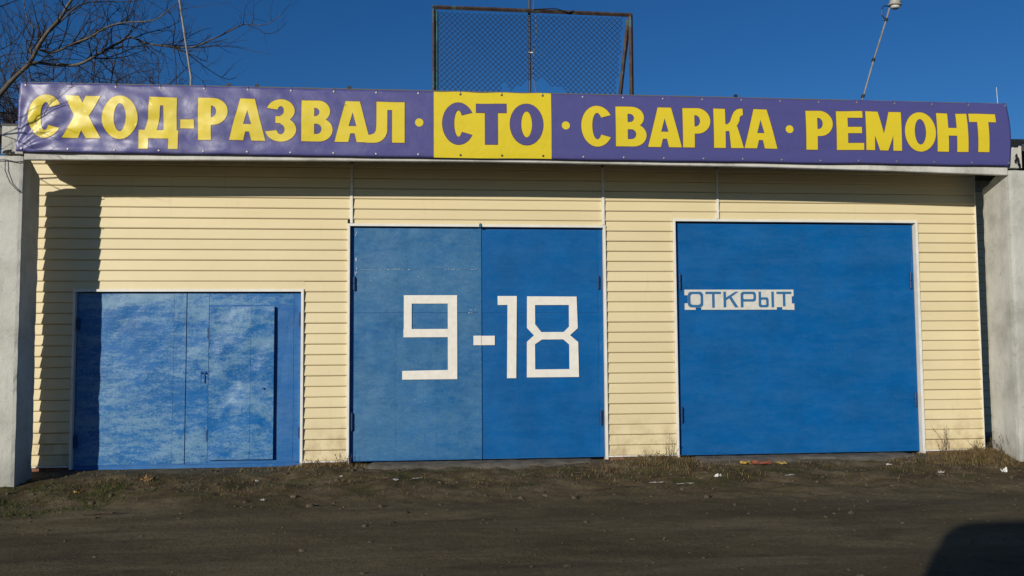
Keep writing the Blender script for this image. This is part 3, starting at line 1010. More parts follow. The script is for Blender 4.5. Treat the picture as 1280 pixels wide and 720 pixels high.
def glyph(ch, w):
    s, h = .30, .20            # stem and bar thickness
    if ch == 'О':
        return [ell(w / 2, .5, w / 2, .515)], [ell(w / 2, .5, w / 2 - .265, .515 - .18)]
    if ch == 'С':
        return [ring(w / 2 + .01, .5, w / 2 + .01, .515, w / 2 - .265, .335, 33, 327, 32, 40, 320)], []
    if ch == 'Т':
        return [rect(0, w, 1 - h - .015, 1), rect(w / 2 - s / 2, w / 2 + s / 2, 0, 1)], []
    if ch == 'Н':
        return [rect(0, s, 0, 1), rect(w - s, w, 0, 1), rect(0, w, .42, .62)], []
    if ch == 'Е':
        return [rect(0, s, 0, 1), rect(0, w * .97, .83, 1), rect(0, w * .93, .43, .59), rect(0, w, 0, .175)], []
    if ch == 'М':
        return [rect(0, .23, 0, 1), rect(w - .23, w, 0, 1), [(0.01, 1), (.33, 1), (w / 2 + .11, .0), (w / 2 - .11, 0)], [(w - .01, 1), (w - .33, 1), (w / 2 - .11, 0), (w / 2 + .11, 0)]], []
    if ch == 'Р':
        cx = w - .34
        return [rect(0, s, 0, 1), [(0, .35), (cx, .35)] + ell(cx, .675, .34, .325, -90, 90, 18) + [(0, 1)]], \
               [[(s, .53), (cx - .04, .53)] + ell(cx - .04, .675, .115, .145, -90, 90, 12) + [(s, .82)]]
    if ch == 'В':
        c1, c2 = w - .36, w - .33
        return [rect(0, s, 0, 1), [(0, .45), (c1, .45)] + ell(c1, .735, .30, .265, -90, 90, 16) + [(0, 1)],
                [(0, 0), (c2, 0)] + ell(c2, .285, .33, .285, -90, 90, 16) + [(0, .57)]], \
               [[(s, .61), (c1 - .06, .61)] + ell(c1 - .06, .715, .11, .105, -90, 90, 10) + [(s, .82)],
                [(s, .18), (c2 - .05, .18)] + ell(c2 - .05, .305, .12, .125, -90, 90, 10) + [(s, .43)]]
    if ch == 'А':
        a = .17
        return [[(0, 0), (w / 2 - a, 1), (w / 2 + a, 1), (w, 0), (w - .325, 0), (w - .375, .21), (.375, .21), (.325, 0)]], \
               [[(w / 2, .73), (w / 2 - .095, .385), (w / 2 + .095, .385)]]
    if ch == 'З':
        cx = w / 2 - .02
        return [ring(cx, .725, w / 2 - .02, .285, w / 2 - .27, .115, -88, 168, 22),
                ring(cx, .275, w / 2 + .02, .290, w / 2 - .25, .12, -170, 88, 22),
                rect(cx - .12, cx + .12, .425, .585)], []
    if ch == 'К':
        return [rect(0, s, 0, 1),
                [(s - .01, .42), (s - .01, .60), (.35, .60), (.42, .66), (.48, .82)] + [(.53, .92), (.61, .985), (.70, 1.005), (w - .01, 1.0), (w - .01, .84), (w - .055, .825), (w - .09, .79), (.665, .69), (.62, .60), (.56, .53), (.45, .44)],
                [(.36, .53), (.60, .56), (w, 0), (w - .33, 0), (.40, .40)]], []
    if ch == 'Х':
        return [[(0, 0), (.33, 0), (w - .02, 1), (w - .34, 1)], [(.02, 1), (.34, 1), (w, 0), (w - .33, 0)]], []
    if ch == 'Л':
        return [rect(w - s, w, 0, 1), rect(.24, w, .80, 1),
                [(.24, 1), (.50, 1), (.50, .42)] + ell(.20, .32, .30, .325, 10, -90, 12) + [(.0, -.01), (.0, .18), (.10, .185), (.19, .22), (.23, .30), (.24, .45)]], []
    if ch == 'Д':
        f = -.235
        return [rect(.0, w, .015, .215), rect(0, .215, f, .21), rect(w - .215, w, f, .21), rect(.235, w - .035, .80, 1), rect(w - .035 - s, w - .035, .1, 1),
                [(.235, .99), (.235, 1), (.50, 1), (.47, .55), (.38, .1), (.10, .1), (.205, .5)]], []
    if ch == '-':
        return [rect(0, w, .27, .48)], []
def offset(poly, d):
    n = len(poly)
    ar = sum(poly[i][0] * poly[(i + 1) % n][1] - poly[(i + 1) % n][0] * poly[i][1] for i in range(n))
    sg = 1 if ar > 0 else -1
    out = []
    for i in range(n):
        p0, p1, p2 = Vector(poly[i - 1]), Vector(poly[i]), Vector(poly[(i + 1) % n])
        e1, e2 = p1 - p0, p2 - p1
        if e1.length < 1e-7 or e2.length < 1e-7:
            out.append(tuple(p1)); continue
        e1.normalize(); e2.normalize()
        n1, n2 = Vector((e1.y, -e1.x)) * sg, Vector((e2.y, -e2.x)) * sg
        b = n1 + n2
        b = b / max(.35, b.length_squared / 2) if b.length > .05 else n1
        out.append(tuple(p1 + b * d))
    return out
ZC0, ZC1 = 4.060, 4.572
WORDS = [('С', -4.716, -4.337), ('Х', -4.326, -3.892), ('О', -3.878, -3.464), ('Д', -3.451, -2.989), ('-', -2.969, -2.803), ('Р', -2.759, -2.403), ('А', -2.388, -1.954),
         ('З', -1.939, -1.582), ('В', -1.524, -1.143), ('А', -1.122, -.681), ('Л', -.734, -.261), ('С*', .205, .597), ('Т*', .628, 1.009), ('О*', 1.052, 1.475),
         ('С', 1.959, 2.365), ('В', 2.404, 2.805), ('А', 2.821, 3.264), ('Р', 3.278, 3.645), ('К', 3.686, 4.085), ('А', 4.09, 4.532),
         ('Р', 4.919, 5.286), ('Е', 5.333, 5.708), ('М', 5.735, 6.227), ('О', 6.269, 6.7), ('Н', 6.715, 7.142), ('Т', 7.166, 7.542)]
hc = ZC1 - ZC0
for ch, x0, x1 in WORDS:
    x0, x1 = x0 + .002, x1 - .002
    wg = (x1 - x0) / hc
    so2, ho = glyph(ch[0], wg)
    f = lambda poly: [(x0 + p[0] * hc, ZC0 + p[1] * hc) for p in poly]
    so2, ho = [f(p) for p in so2], [f(p) for p in ho]
    lt = printed('letter', so2, ho, M_LETTERP if '*' in ch else M_LETTER, .0060)
    printed('letter_outline', [offset(p, .0065) for p in so2], [offset(p, -.0065) for p in ho], M_OUTL, .0042, .035, lt)
for x, z in ((-.082, 4.318), (1.763, 4.314), (4.697, 4.320)):
    printed('dot', [ell(x, z, .052, .052, 0, 360, 20)], [], M_LETTER, .0055, .03)

# grommets with short ties, top and bottom
gtop = MB().lathe([(.011, 0), (.014, .004), (.008, .006)], (0, 0, 0), (0, -1, 0), 10).mesh('grommet', M_GROM)
gdark = MB().lathe([(.012, 0), (.014, .004), (.010, .006)], (0, 0, 0), (0, -1, 0), 10).mesh('grommet', M_GROMD)
tie = MB().tube([(0, -.004, 0), (0, -.010, .022), (0, .010, .045), (0, .05, .048)], .0035, 5).mesh('tie_wire', M_GROM)
for k in range(25):
    x = BX0 + .06 + k * .5202
    pn = .099 < x < 1.579
    for z in (BZ1 - .035, BZ0 + .035):
        p = shape(x, z, .002)
        o = link('grommet', gdark if pn else gtop, banner); o.location = p
        if z > 4.3:
            t_ = link('tie_wire', tie, o)
# steel rail the banner is tied to
mb = MB()
mb.tube([(BX0 + .02, -.845, BZ1 + .018), (0, -.845, BZ1 + .022), (4, -.845, BZ1 + .02), (BX1 - .03, -.845, BZ1 + .012)], .012, 6)
rl = mb.build('top_rail', M_GROM, banner)
mb = MB()
for k in range(8):
    x = BX0 + .3 + k * 1.7
    mb.box(x - .018, x + .018, -.840, -.815, 4.2, BZ1 + .012)
    mb.tube([(x, -.82, BZ1 - .03), (x, -.4, 4.21)], .012, 6)
mb.build('rail_bracket', M_RUST, banner)

# ------------------------------------------------------------------ chain link frame on the roof
FY = .3
cf = thing('chain_link_panel', 'rusty framed panel of torn chain-link mesh standing on the roof above the yellow square', 'mesh panel', (1.52, FY, 4.34))
cx, cz = 1.52, 4.34
def loc(p): return (p[0] - cx, p[1] - FY, p[2] - cz)
def bar(name, a, b, r, mat, parent):
    """angle-iron like square bar"""
    mb = MB()
    mb.tube([loc(a), loc(b)], r * 1.35, 4)
    return mb.build(name, mat, parent)
bar('post', (.112, FY, 4.34), (.112, FY, 6.25), .017, M_RUST, cf)
bar('post', (.158, FY + .02, 4.34), (.158, FY + .02, 6.22), .015, M_TEAL, cf)
bar('post', (2.915, FY, 4.34), (2.915, FY, 6.235), .024, M_RUST, cf)
bar('brace', (2.665, FY + .02, 4.34), (2.885, FY + .02, 6.19), .022, M_RUST, cf)
bar('brace', (2.90, FY + .05, 6.1), (2.90, FY + 1.4, 4.36), .018, M_RUST, cf)
bar('brace', (.13, FY + .05, 6.1), (.13, FY + 1.4, 4.36), .018, M_RUST, cf)
bar('top_rail', (.09, FY - .002, 6.272), (1.48, FY - .002, 6.262), .022, M_RUST, cf)
bar('top_rail', (1.48, FY - .002, 6.262), (2.94, FY - .002, 6.244), .022, M_RUST, cf)
bar('bottom_rail', (.09, FY, 4.40), (2.93, FY, 4.40), .02, M_RUST, cf)
mb = MB()
S = .076
def hole(x, z):
    return ((1.08 < x < 1.95) and z < 5.20 + .07 * math.sin(x * 9) + .03 * math.sin(x * 31)) or (x > 2.72 + (z - 4.9) * .115 - .04)
for sgn in (1, -1):
    k = -40
    while k < 80:
        c0 = k * S
        seg_ = []
        i = 0
        x = .185
        while x < 2.9:
            z = 4.42 + c0 + sgn * (x - .18)
            if sgn < 0: z = 4.42 + c0 - (x - .18)
            zz = z + .012 * nz(x * 2, z * 2, 3, 2)
            xx = x + .012 * nz(x * 2, z * 2, 8, 2)
            okp = 4.41 < z < 6.225 and not hole(x, z)
            if okp:
                seg_.append(loc((xx, FY + .012 + (.003 if (i % 2 == 0) == (sgn > 0) else -.003), zz)))
            if (not okp or x + S / 2 >= 2.9) and len(seg_) > 1:
                mb.tube(seg_, .0046, 3, cap=False); seg_ = []
            elif not okp:
                seg_ = []
            x += S / 2; i += 1
        k += 1
o = mb.build('chain_link', M_WIRE, cf)
o['kind'] = 'stuff'

mast = thing('mast', 'tall thin dark mast rising through the chain-link panel with a cable tied to it', 'mast', (1.465, FY + .06, 4.34))
MB().tube([(0, 0, 0), (0, 0, 2.0), (-.012, 0, 4.4)], [.019, .019, .017], 8).build('pole', M_MAST, mast)
MB().tube([(.16, -.05, .55), (.09, -.05, .72), (.045, -.03, .95), (.04, -.03, 1.18), (.075, -.03, 1.45), (.10, -.03, 1.65), (.085, -.03, 1.86), (.05, -.03, 2.0), (.085, -.03, 2.2), (.05, -.02, 2.6), (.02, -.02, 3.4)], .006, 5).build('cable', M_CABLE, mast)
MB().box(-.03, .06, -.03, -.022, 1.325, 1.34).build('cable_tie', M_TRIM, mast)
MB().tube([(.05, -.1, 1.93), (.35, -.1, 1.955), (.55, -.1, 1.90), (.62, -.1, 1.93)], .008, 5).build('cable_end', M_CABLE, mast)

# small ochre blocks at the feet of the frame, black ones along the edge
for x, lb_ in ((.05, 'small ochre block at the plain-post end of the mesh panel foot'), (3.02, 'small ochre block at the braced end of the mesh panel foot')):
    t = thing('insulator', lb_, 'insulator', (x, -.60, 4.72))
    MB().box(-.012, .012, -.012, .012, -.47, .05).build('stalk', M_RUST, t)
    mb = MB(); mb.lathe([(.02, -.05), (.028, -.04), (.028, .035), (.02, .05)], (0, 0, .075), (1, 0, 0), 10)
    mb.build('head', M_OCHRE, t)
for x, lb_ in ((-2.08, 'tiny black clip on the banner top edge above the fourth letter from the dash'), (-.95, 'tiny black clip on the banner edge above the end of the first word'), (4.02, 'tiny black clip on the banner top edge above the word after the yellow square'), (-2.42, 'tiny black clip on the banner edge near the leaning pole')):
    o = MB().box(-.022, .022, -.012, .012, -.012, .02).build('edge_clip', M_TAR)
    o.location = (x, -.845, BZ1 + .042)
    tag(o, lb_, 'clip', 'black clips along the banner top edge')

# ------------------------------------------------------------------ leaning lamp pole
lp = thing('lamp_post', 'thin leaning grey pole with a small floodlight at its tip', 'lamp post', (6.10, FY, 4.34))
def ll(x, z): return (x - 6.10, 0, z - 4.34)
MB().tube([ll(6.08, 4.34), ll(6.362, 5.131), ll(6.54, 5.683), ll(6.757, 6.30), ll(6.81, 6.47)], .0135, 8).build('pole', M_POLE, lp)
for x, z in ((6.362, 5.14), (6.539, 5.683), (6.755, 6.29)):
    dx, dz = .30, .95
    MB().tube([(x - 6.10 - .012, 0, z - 4.34 - .022), (x - 6.10 + .008, 0, z - 4.34 + .022)], .025, 8).build('clamp', M_TAR, lp)
mb = MB()
mb.lathe([(.025, .10), (.058, .085), (.075, .05), (.088, .036), (.07, .026), (.08, .016), (.10, -.010), (.08, -.025), (.025, -.03)], (6.885 - 6.10, -.02, 6.52 - 4.34), (.12, 0, 1), 14)
mb.build('lamp_head', M_LAMP, lp, smooth=True)
MB().lathe([(.068, 0), (.062, -.016), (.04, -.03)], (6.89 - 6.10, -.02, 6.485 - 4.34), (.12, 0, 1), 12).build('lamp_glass', M_LAMPG, lp, smooth=True)
MB().tube([ll(6.80, 6.50), ll(6.72, 6.50), ll(6.685, 6.44), ll(6.69, 6.36), ll(6.745, 6.295)], .008, 6).build('cable', M_CABLE, lp)

o = MB().tube([(0, 0, 0), (0, 0, .85), (-.17, 0, 1.92), (-.42, 0, 3.5)], [.015, .015, .014, .012], 8).build('pole', M_POLE)
o.location = (-3.17, FY, 4.34)
tag(o, 'thin grey pole leaning towards the tree on the roof', 'pole')
o = MB().tube([(0, 0, 0), (-.03, 0, .75)], [.005, .003], 5).build('aerial_rod', M_TRIM)
o.location = (7.70, -.80, 4.23)
tag(o, 'thin pale rod above the last letter of the banner', 'rod')

# far power line past the tar-capped pillar
o = MB().tube([(7.5, 9, 5.82), (9, 9, 5.83), (12, 9, 5.90), (18, 9, 6.1)], .014, 5).build('power_line', M_CABLE)
tag(o, 'dark overhead wire beyond the roof end with tar drips', 'wire')

# ------------------------------------------------------------------ trees
def catmull(pts, k=4):
    P_ = [Vector(p) for p in pts]
    P_ = [P_[0] * 2 - P_[1]] + P_ + [P_[-1] * 2 - P_[-2]]
    out = []
    for i in range(1, len(P_) - 2):
        for t in range(k):
            u = t / k
            a, b, c_, d = P_[i - 1:i + 3]
            out.append(.5 * ((2 * b) + (c_ - a) * u + (2 * a - 5 * b + 4 * c_ - d) * u * u + (3 * b - a - 3 * c_ + d) * u ** 3))
    out.append(P_[-2])
    return out

def twig(mb, p, d, L, r, depth, rng, droop=0.0, nseg=5, spread=.75):
    pts = [Vector(p)]
    d = Vector(d).normalized()
    for i in range(nseg):
        d = (d + Vector((rng.gauss(0, .22), rng.gauss(0, .2), rng.gauss(0, .2) + .05 - droop))).normalized()
        pts.append(pts[-1] + d * L / nseg)
    mb.tube(pts, [r * (1 - .65 * i / nseg) for i in range(nseg + 1)], 4 if r > .006 else 3, cap=False)
    if depth > 0:
        for k in range(rng.choice((2, 3, 3, 4))):
            i = rng.randint(1, nseg)
            dd = (pts[i] - pts[i - 1]).normalized()
            side = Vector((rng.gauss(0, 1), rng.gauss(0, .7), rng.gauss(0, 1)))
            nd = (dd + side.normalized() * spread).normalized()
            twig(mb, pts[i], nd, L * rng.uniform(.4, .7), r * .55, depth - 1, rng, droop, nseg, spread)

BR = [
    ([(-5.95, 1.0, 5.1), (-5.73, 0.9, 5.3), (-5.48, 0.8, 5.5), (-5.33, 0.7, 5.69), (-5.16, 0.6, 5.88), (-4.96, 0.5, 6.04), (-4.84, 0.4, 6.17), (-4.7, 0.3, 6.31), (-4.5, .25, 6.8), (-4.4, .2, 7.4)], .034, .010),
    ([(-5.57, 0.85, 5.44), (-5.45, .9, 5.53), (-5.22, 1.03, 5.55), (-4.92, 1.05, 5.57), (-4.69, 1.08, 5.72), (-4.42, 1.1, 5.9), (-4.24, 1.13, 6.01), (-4.03, 1.16, 5.94), (-3.75, 1.18, 5.91), (-3.41, 1.21, 5.91), (-3.16, 1.23, 6.03), (-2.95, 1.26, 6.15), (-2.69, 1.28, 6.3), (-2.57, 1.31, 6.31), (-2.35, 1.34, 6.34), (-2.15, 1.36, 6.5)], .024, .004),
    ([(-2.62, 1.3, 6.30), (-2.49, 1.3, 6.25), (-2.35, 1.3, 6.18), (-2.2, 1.32, 6.23), (-2.09, 1.38, 6.37)], .006, .003),
    ([(-3.75, 1.18, 5.91), (-3.54, 1.15, 5.85), (-3.41, 1.2, 5.78), (-3.27, 1.3, 5.68), (-3.1, 1.4, 5.58), (-2.96, 1.51, 5.54), (-2.85, 1.61, 5.6)], .010, .003),
    ([(-3.54, 1.15, 5.85), (-3.34, 1.08, 5.75), (-3.2, 1.15, 5.7), (-3.18, 1.23, 5.79), (-3.2, 1.31, 5.94)], .007, .003),
    ([(-5.20, .62, 5.83), (-5.03, 0.8, 6.15), (-4.93, 1.0, 6.40), (-4.76, 1.2, 6.55), (-4.36, 1.54, 6.7), (-3.9, 1.7, 6.9)], .014, .004),
    ([(-5.35, .72, 5.67), (-5.18, 0.82, 5.66), (-4.93, 0.83, 5.79), (-4.66, 0.75, 5.87), (-4.4, 0.66, 5.99), (-4.13, 0.58, 6.03), (-3.74, 0.5, 6.04), (-3.54, 0.41, 6.14), (-3.4, 0.33, 6.21), (-3.2, .3, 6.4)], .018, .004),
    ([(-4.68, .76, 5.87), (-4.54, 0.8, 6.0), (-4.26, 0.88, 6.11), (-3.98, 0.97, 6.05), (-3.82, 0.96, 6.02), (-3.63, 0.95, 6.12)], .010, .003),
    ([(-2.57, 1.31, 6.31), (-2.55, 1.33, 6.46), (-2.59, 1.47, 6.79)], .007, .003),
    ([(-5.44, .78, 5.55), (-5.52, .9, 5.77), (-5.55, 1.06, 6.06), (-5.67, 1.12, 6.25), (-5.75, 1.18, 6.56), (-5.8, 1.2, 6.9)], .014, .004),
    ([(-6.5, 1.0, 6.0), (-6.16, 1.0, 6.28), (-6.0, 1.21, 6.47), (-5.88, 1.43, 6.66)], .012, .005),
    ([(-6.3, 1.05, 5.2), (-6.15, 1.0, 5.38), (-5.89, 0.84, 5.58), (-5.65, 0.69, 5.58), (-5.37, 0.6, 5.57)], .012, .004),
    ([(-6.5, 1.0, 5.55), (-6.21, 1.0, 5.67), (-5.93, 0.99, 5.75), (-5.75, 0.98, 5.88), (-5.6, 0.96, 6.08)], .010, .003),
    ([(-4.26, 1.13, 6.0), (-4.32, 1.1, 5.65), (-4.37, 1.05, 5.46), (-4.39, 1.0, 5.27)], .006, .003),
    ([(-4.95, 1.05, 5.57), (-4.75, 1.2, 5.45), (-4.5, 1.35, 5.42), (-4.2, 1.5, 5.35)], .008, .003),
]
tree = thing('bare_tree', 'leafless tree with pale lit limbs reaching over the banner end', 'tree', (-6.75, 1.1, 0))
def tl(p): return Vector(p) - Vector((-6.75, 1.1, 0))
MB().tube([tl(p) for p in catmull([(-6.8, 1.15, -.2), (-6.75, 1.1, .4), (-6.7, 1.12, 1.6), (-6.72, 1.08, 2.8), (-6.55, 1.05, 3.9), (-6.25, 1.02, 4.7), (-5.95, 1.0, 5.1)], 5)],
          [.15 * (1 - .72 * i / 30) + .002 for i in range(31)], 12).build('trunk', M_BARK, tree, smooth=True)
MB().tube([tl(p) for p in catmull([(-6.66, 1.06, 3.3), (-6.85, .9, 4.4), (-6.6, 1.0, 5.5), (-6.5, 1.0, 6.0), (-6.6, 1.1, 7.2)], 5)], [.07 * (1 - .8 * i / 20) + .004 for i in range(21)], 8).build('limb', M_BARK, tree, smooth=True)
# a limb reaching forward past the pillar, its twigs throw shadows on pillar and wall
front = [(-6.7, 1.1, 2.6), (-6.6, .2, 3.4), (-6.3, -.9, 4.0), (-6.0, -1.7, 4.35), (-5.65, -2.1, 4.6), (-5.3, -2.3, 4.95)]
MB().tube([tl(p) for p in catmull(front, 4)], [.020 * (1 - .85 * i / 20) + .002 for i in range(21)], 6).build('limb', M_BARK, tree, smooth=True)
rng = random.Random(11)
tw = MB()
for path, ra, rb in BR:
    pts = catmull(path, 4)
    n = len(pts)
    MB().tube([tl(p) for p in pts], [ra + (rb - ra) * i / (n - 1) for i in range(n)], 6 if ra > .02 else 5).build('limb' if ra > .02 else 'branch', M_BARK if ra > .012 else M_TWIG, tree, smooth=True)
    Lp = sum((pts[i + 1] - pts[i]).length for i in range(n - 1))
    for k in range(int(Lp * (7 if ra > .03 else 9))):
        i = rng.randint(2, n - 1)
        d = (pts[i] - pts[i - 1]).normalized()
        side = Vector((rng.gauss(.1, .8), rng.gauss(0, .6), rng.gauss(.25, .9)))
        r0 = (ra + (rb - ra) * i / (n - 1))
        far = pts[i].x > -3.3
        twig(tw, tl(pts[i]), d * .8 + side.normalized() * .8, rng.uniform(.15, .6 if far else .95), min(.0095, r0 * .65), 0 if far else rng.choice((1, 1, 2)), rng)
for k in range(7):
    p = catmull(front, 4)[rng.randint(11, 20)]
    twig(tw, tl(p), (rng.uniform(-.2, .7), rng.uniform(-.4, .2), rng.uniform(-.5, .6)), rng.uniform(.4, .8), .006, 1, rng)
twp = tw.build('twigs', M_TWIG, tree)
twp['kind'] = 'stuff'

bt = thing('bare_tree', 'fine dark bare crown of a tree rising just behind the roof', 'tree', (-7.6, 8.6, 0))
rng = random.Random(23)
MB().tube([(0, 0, -.3), (.05, 0, 2), (.0, .05, 4.0), (.1, 0, 6.2)], [.19, .16, .12, .07], 10).build('trunk', M_FARBARK, bt, smooth=True)
tw = MB()
for k in range(46):
    tx_, ty_ = rng.uniform(-2.6, 2.1), rng.gauss(0, .9)
    tz_ = rng.uniform(6.7, 7.9) - .10 * tx_ * tx_
    z0 = rng.uniform(3.6, 6.0)
    path = catmull([(0.03, 0, z0), (tx_ * .45, ty_ * .4, z0 + (tz_ - z0) * .35), (tx_ * .85, ty_ * .9, z0 + (tz_ - z0) * .75), (tx_, ty_, tz_)], 4)
    tw.tube(path, [.030 * (1 - .75 * i / (len(path) - 1)) for i in range(len(path))], 4, cap=False)
    for q in range(9):
        p = path[rng.randint(5, len(path) - 1)]
        twig(tw, p, (rng.gauss(.1, 1), rng.gauss(0, .8), rng.gauss(.35, .7)), rng.uniform(.5, 1.1), .011, 2, rng, nseg=5, spread=.9)
tw.build('crown', M_FARBARK, bt)

# ------------------------------------------------------------------ ground cover
rng = random.Random(3)
def at(x, y, dz=0.0): return Vector((x, y, gz(x, y) + dz))
mb = MB()
ICO = [(0, 0, -1), (.72, -.53, -.45), (-.28, -.85, -.45), (-.89, 0, -.45), (-.28, .85, -.45), (.72, .53, -.45), (.28, -.85, .45), (-.72, -.53, .45), (-.72, .53, .45), (.28, .85, .45), (.89, 0, .45), (0, 0, 1)]
ICF = [(0, 1, 2), (1, 0, 5), (0, 2, 3), (0, 3, 4), (0, 4, 5), (1, 5, 10), (2, 1, 6), (3, 2, 7), (4, 3, 8), (5, 4, 9), (1, 10, 6), (2, 6, 7), (3, 7, 8), (4, 8, 9), (5, 9, 10), (6, 10, 11), (7, 6, 11), (8, 7, 11), (9, 8, 11), (10, 9, 11)]
for k in range(5200):
    x = rng.uniform(-5.6, 10)
    yv = -abs(rng.gauss(1.0, .75)) if rng.random() < .75 else rng.uniform(-6.5, -1.5)
    if yv > -.06: continue
    s = min(.045, .006 * math.exp(rng.gauss(.2, .6)))
    p = at(x, yv, s * .15)
    q = rng.uniform(0, 6.3)
    cq, sq = math.cos(q), math.sin(q)
    sx, sy, sz = rng.uniform(.7, 1.6), rng.uniform(.6, 1.2), rng.uniform(.4, .8)
    vv = []
    for a, b, c_ in ICO:
        j = rng.uniform(.75, 1.2)
        a2, b2 = a * sx * j, b * sy * j
        vv.append((p.x + s * (a2 * cq - b2 * sq), p.y + s * (a2 * sq + b2 * cq), p.z + s * c_ * sz * j))
    mb.add(vv, ICF)
tag(mb.build('pebbles', M_CLOD), 'loose clods and pebbles scattered over the trodden soil', 'pebbles', kind='stuff')

def blades(name, n, fx, h, wdt, mat, label, cat, lean=.5):
    mb = MB()
    for k in range(n):
        r_ = fx()
        if r_ is None: continue
        x, yv = r_
        p = at(x, yv, -.004)
        a = rng.uniform(0, 6.28)
        L = h * rng.uniform(.4, 1.2)
        d = Vector((math.cos(a), math.sin(a), 0)) * L * rng.uniform(.2, lean * 2)
        s_ = Vector((-math.sin(a), math.cos(a), 0)) * wdt
        u_ = Vector((0, 0, L))
        b = len(mb.v)
        mb.v += [tuple(p - s_), tuple(p + s_), tuple(p + d * .4 + u_ * .6 + s_ * .7), tuple(p + d * .4 + u_ * .6 - s_ * .7), tuple(p + d + u_ * .85)]
        mb.f += [(b, b + 1, b + 2, b + 3), (b + 3, b + 2, b + 4)]
    o = link(name, mb.mesh(name, mat))
    tag(o, label, cat, kind='stuff')
def patch():
    if rng.random() < .5:
        x, yv = rng.uniform(-5.7, -3.0), rng.uniform(-2.3, -.9)
    else:
        x, yv = rng.uniform(-5.5, 8.5), -abs(rng.gauss(1.2, .4))
    if yv > -.2: return None
    k = nz(x * 1.3, yv * 2.0, 17, 3) + (.30 if x < -3.4 else -.02)
    return (x, yv) if k > rng.uniform(.05, .5) else None
blades('grass', 14000, patch, .040, .0032, M_GRASS, 'short patchy green grass on the soil bank', 'grass')
def dry():
    t = rng.random()
    if t < .32: x, yv = rng.gauss(7.35, .36), -abs(rng.gauss(.50, .28))
    elif t < .47: x, yv = rng.gauss(3.0, .36), -abs(rng.gauss(.38, .26))
    elif t < .55: x, yv = rng.gauss(-1.35, .28), -abs(rng.gauss(.25, .14))
    else:
        x, yv = rng.uniform(-4.4, 8.2), -abs(rng.gauss(.9, .45))
        if nz(x * 1.2, yv * 2.2, 31, 3) < rng.uniform(.0, .4): return None
    if yv > -.45 and (-.75 < x < 2.3 or 3.6 < x < 6.7) and rng.random() < .8: return None
    return (x, yv) if yv < -.06 else None
blades('dry_grass', 11000, dry, .065, .0030, M_DRY, 'dry brown grass and stalks along the foot of the wall', 'grass', lean=.9)
# dead leaves and chips
mb = MB()
for k in range(900):
    x = rng.uniform(-5, 8.4); yv = -abs(rng.gauss(1.0, .55))
    if yv > -.1: continue
    p = at(x, yv, .004)
    s = rng.uniform(.006, .02); a = rng.uniform(0, 6.28); t = rng.uniform(-.5, .5)
    u_ = Vector((math.cos(a), math.sin(a), t)) * s; v_ = Vector((-math.sin(a), math.cos(a), rng.uniform(-.4, .6))) * s * .5
    mb.add([p - u_, p + v_, p + u_, p - v_], [(0, 1, 2, 3)])
tag(mb.build('dead_leaves', M_LEAF), 'small dead leaves and chips strewn on the bank', 'leaves', kind='stuff')

# concrete aprons in front of the taller gates: thin, broken edge, half buried
for x0, x1, lb_ in ((-.85, 2.35, 'worn cement apron at the foot of the 9-18 gate'), (3.5, 6.8, 'worn cement apron at the foot of the plain blue gate')):
    mb = MB()
    n = 40
    rows = 10
    for j in range(rows + 1):
        for i in range(n + 1):
            x = x0 + (x1 - x0) * i / n
            dpt = .62 + .22 * nz(x * 1.7, 3, x0, 3)
            yv = .02 - (dpt + .02) * j / rows
            z = .016 + .005 * nz(x * 5, yv * 5, 1, 2) - (.11 * smooth(.35, 1, j / rows)) - .03 * (abs(i / n - .5) > .47)
            mb.v.append((x, yv, max(z, -.16)))
    for j in range(rows):
        for i in range(n):
            a = j * (n + 1) + i
            mb.f.append((a, a + n + 1, a + n + 2, a + 1))
    o = link('concrete_apron', mb.mesh('concrete_apron', M_CEMENT, True))
    o['kind'] = 'structure'

# weeds
def weed(x, yv, h, ns, label, seed, spread=.5):
    r_ = random.Random(seed)
    t = thing('dry_weed', label, 'weed', tuple(at(x, yv, -.01)), 'dry weeds at the foot of the wall')
    sb, lf = MB(), MB()
    for k in range(ns):
        a = r_.uniform(0, 6.28)
        d = Vector((math.cos(a) * spread, math.sin(a) * spread * .6, 1)).normalized()
        L = h * r_.uniform(.5, 1.1)
        pts = [Vector((r_.gauss(0, .04), r_.gauss(0, .02), 0))]
        for i in range(5):
            d = (d + Vector((r_.gauss(0, .14), r_.gauss(0, .14), -.03))).normalized()
            pts.append(pts[-1] + d * L / 5)
        sb.tube(pts, [.003, .0028, .0025, .002, .0016, .001], 4, cap=False)
        for q in range(10):
            i = r_.randint(1, 5)
            p = pts[i].lerp(pts[i - 1], r_.random())
            u_ = Vector((r_.gauss(0, 1), r_.gauss(0, 1), r_.gauss(.2, .7))).normalized() * r_.uniform(.010, .030)
            w_ = u_.cross(Vector((0, 0, 1))).normalized() * u_.length * .28 if u_.cross(Vector((0, 0, 1))).length > 1e-6 else Vector((.004, 0, 0))
            lf.add([p, p + u_ * .5 + w_, p + u_, p + u_ * .5 - w_], [(0, 1, 2, 3)])
    sb.build('stem', M_STEM, t)
    lf.build('foliage', M_WLEAF, t)
weed(3.24, -.16, .34, 9, 'dry reddish weed standing between the 9-18 gate and the plain gate', 1, .35)
weed(2.95, -.30, .16, 14, 'low brown weed tuft spreading before the siding between the tall gates', 2, .9)
weed(7.12, -.22, .40, 10, 'thin tall dry weed against the narrow siding strip by the tar-dripped pillar', 3, .3)
weed(7.45, -.45, .22, 22, 'bushy olive weed tuft in front of the narrow siding strip', 4, .9)
weed(7.80, -.52, .32, 30, 'dense dry bush at the foot of the tar-dripped pillar', 5, .8)
weed(8.00, -1.05, .18, 20, 'low ragged weed in front of the tar-dripped pillar', 6, .9)
weed(-1.08, -.10, .17, 12, 'small dark weed at the corner of the 9-18 gate below the hinge', 7, .6)
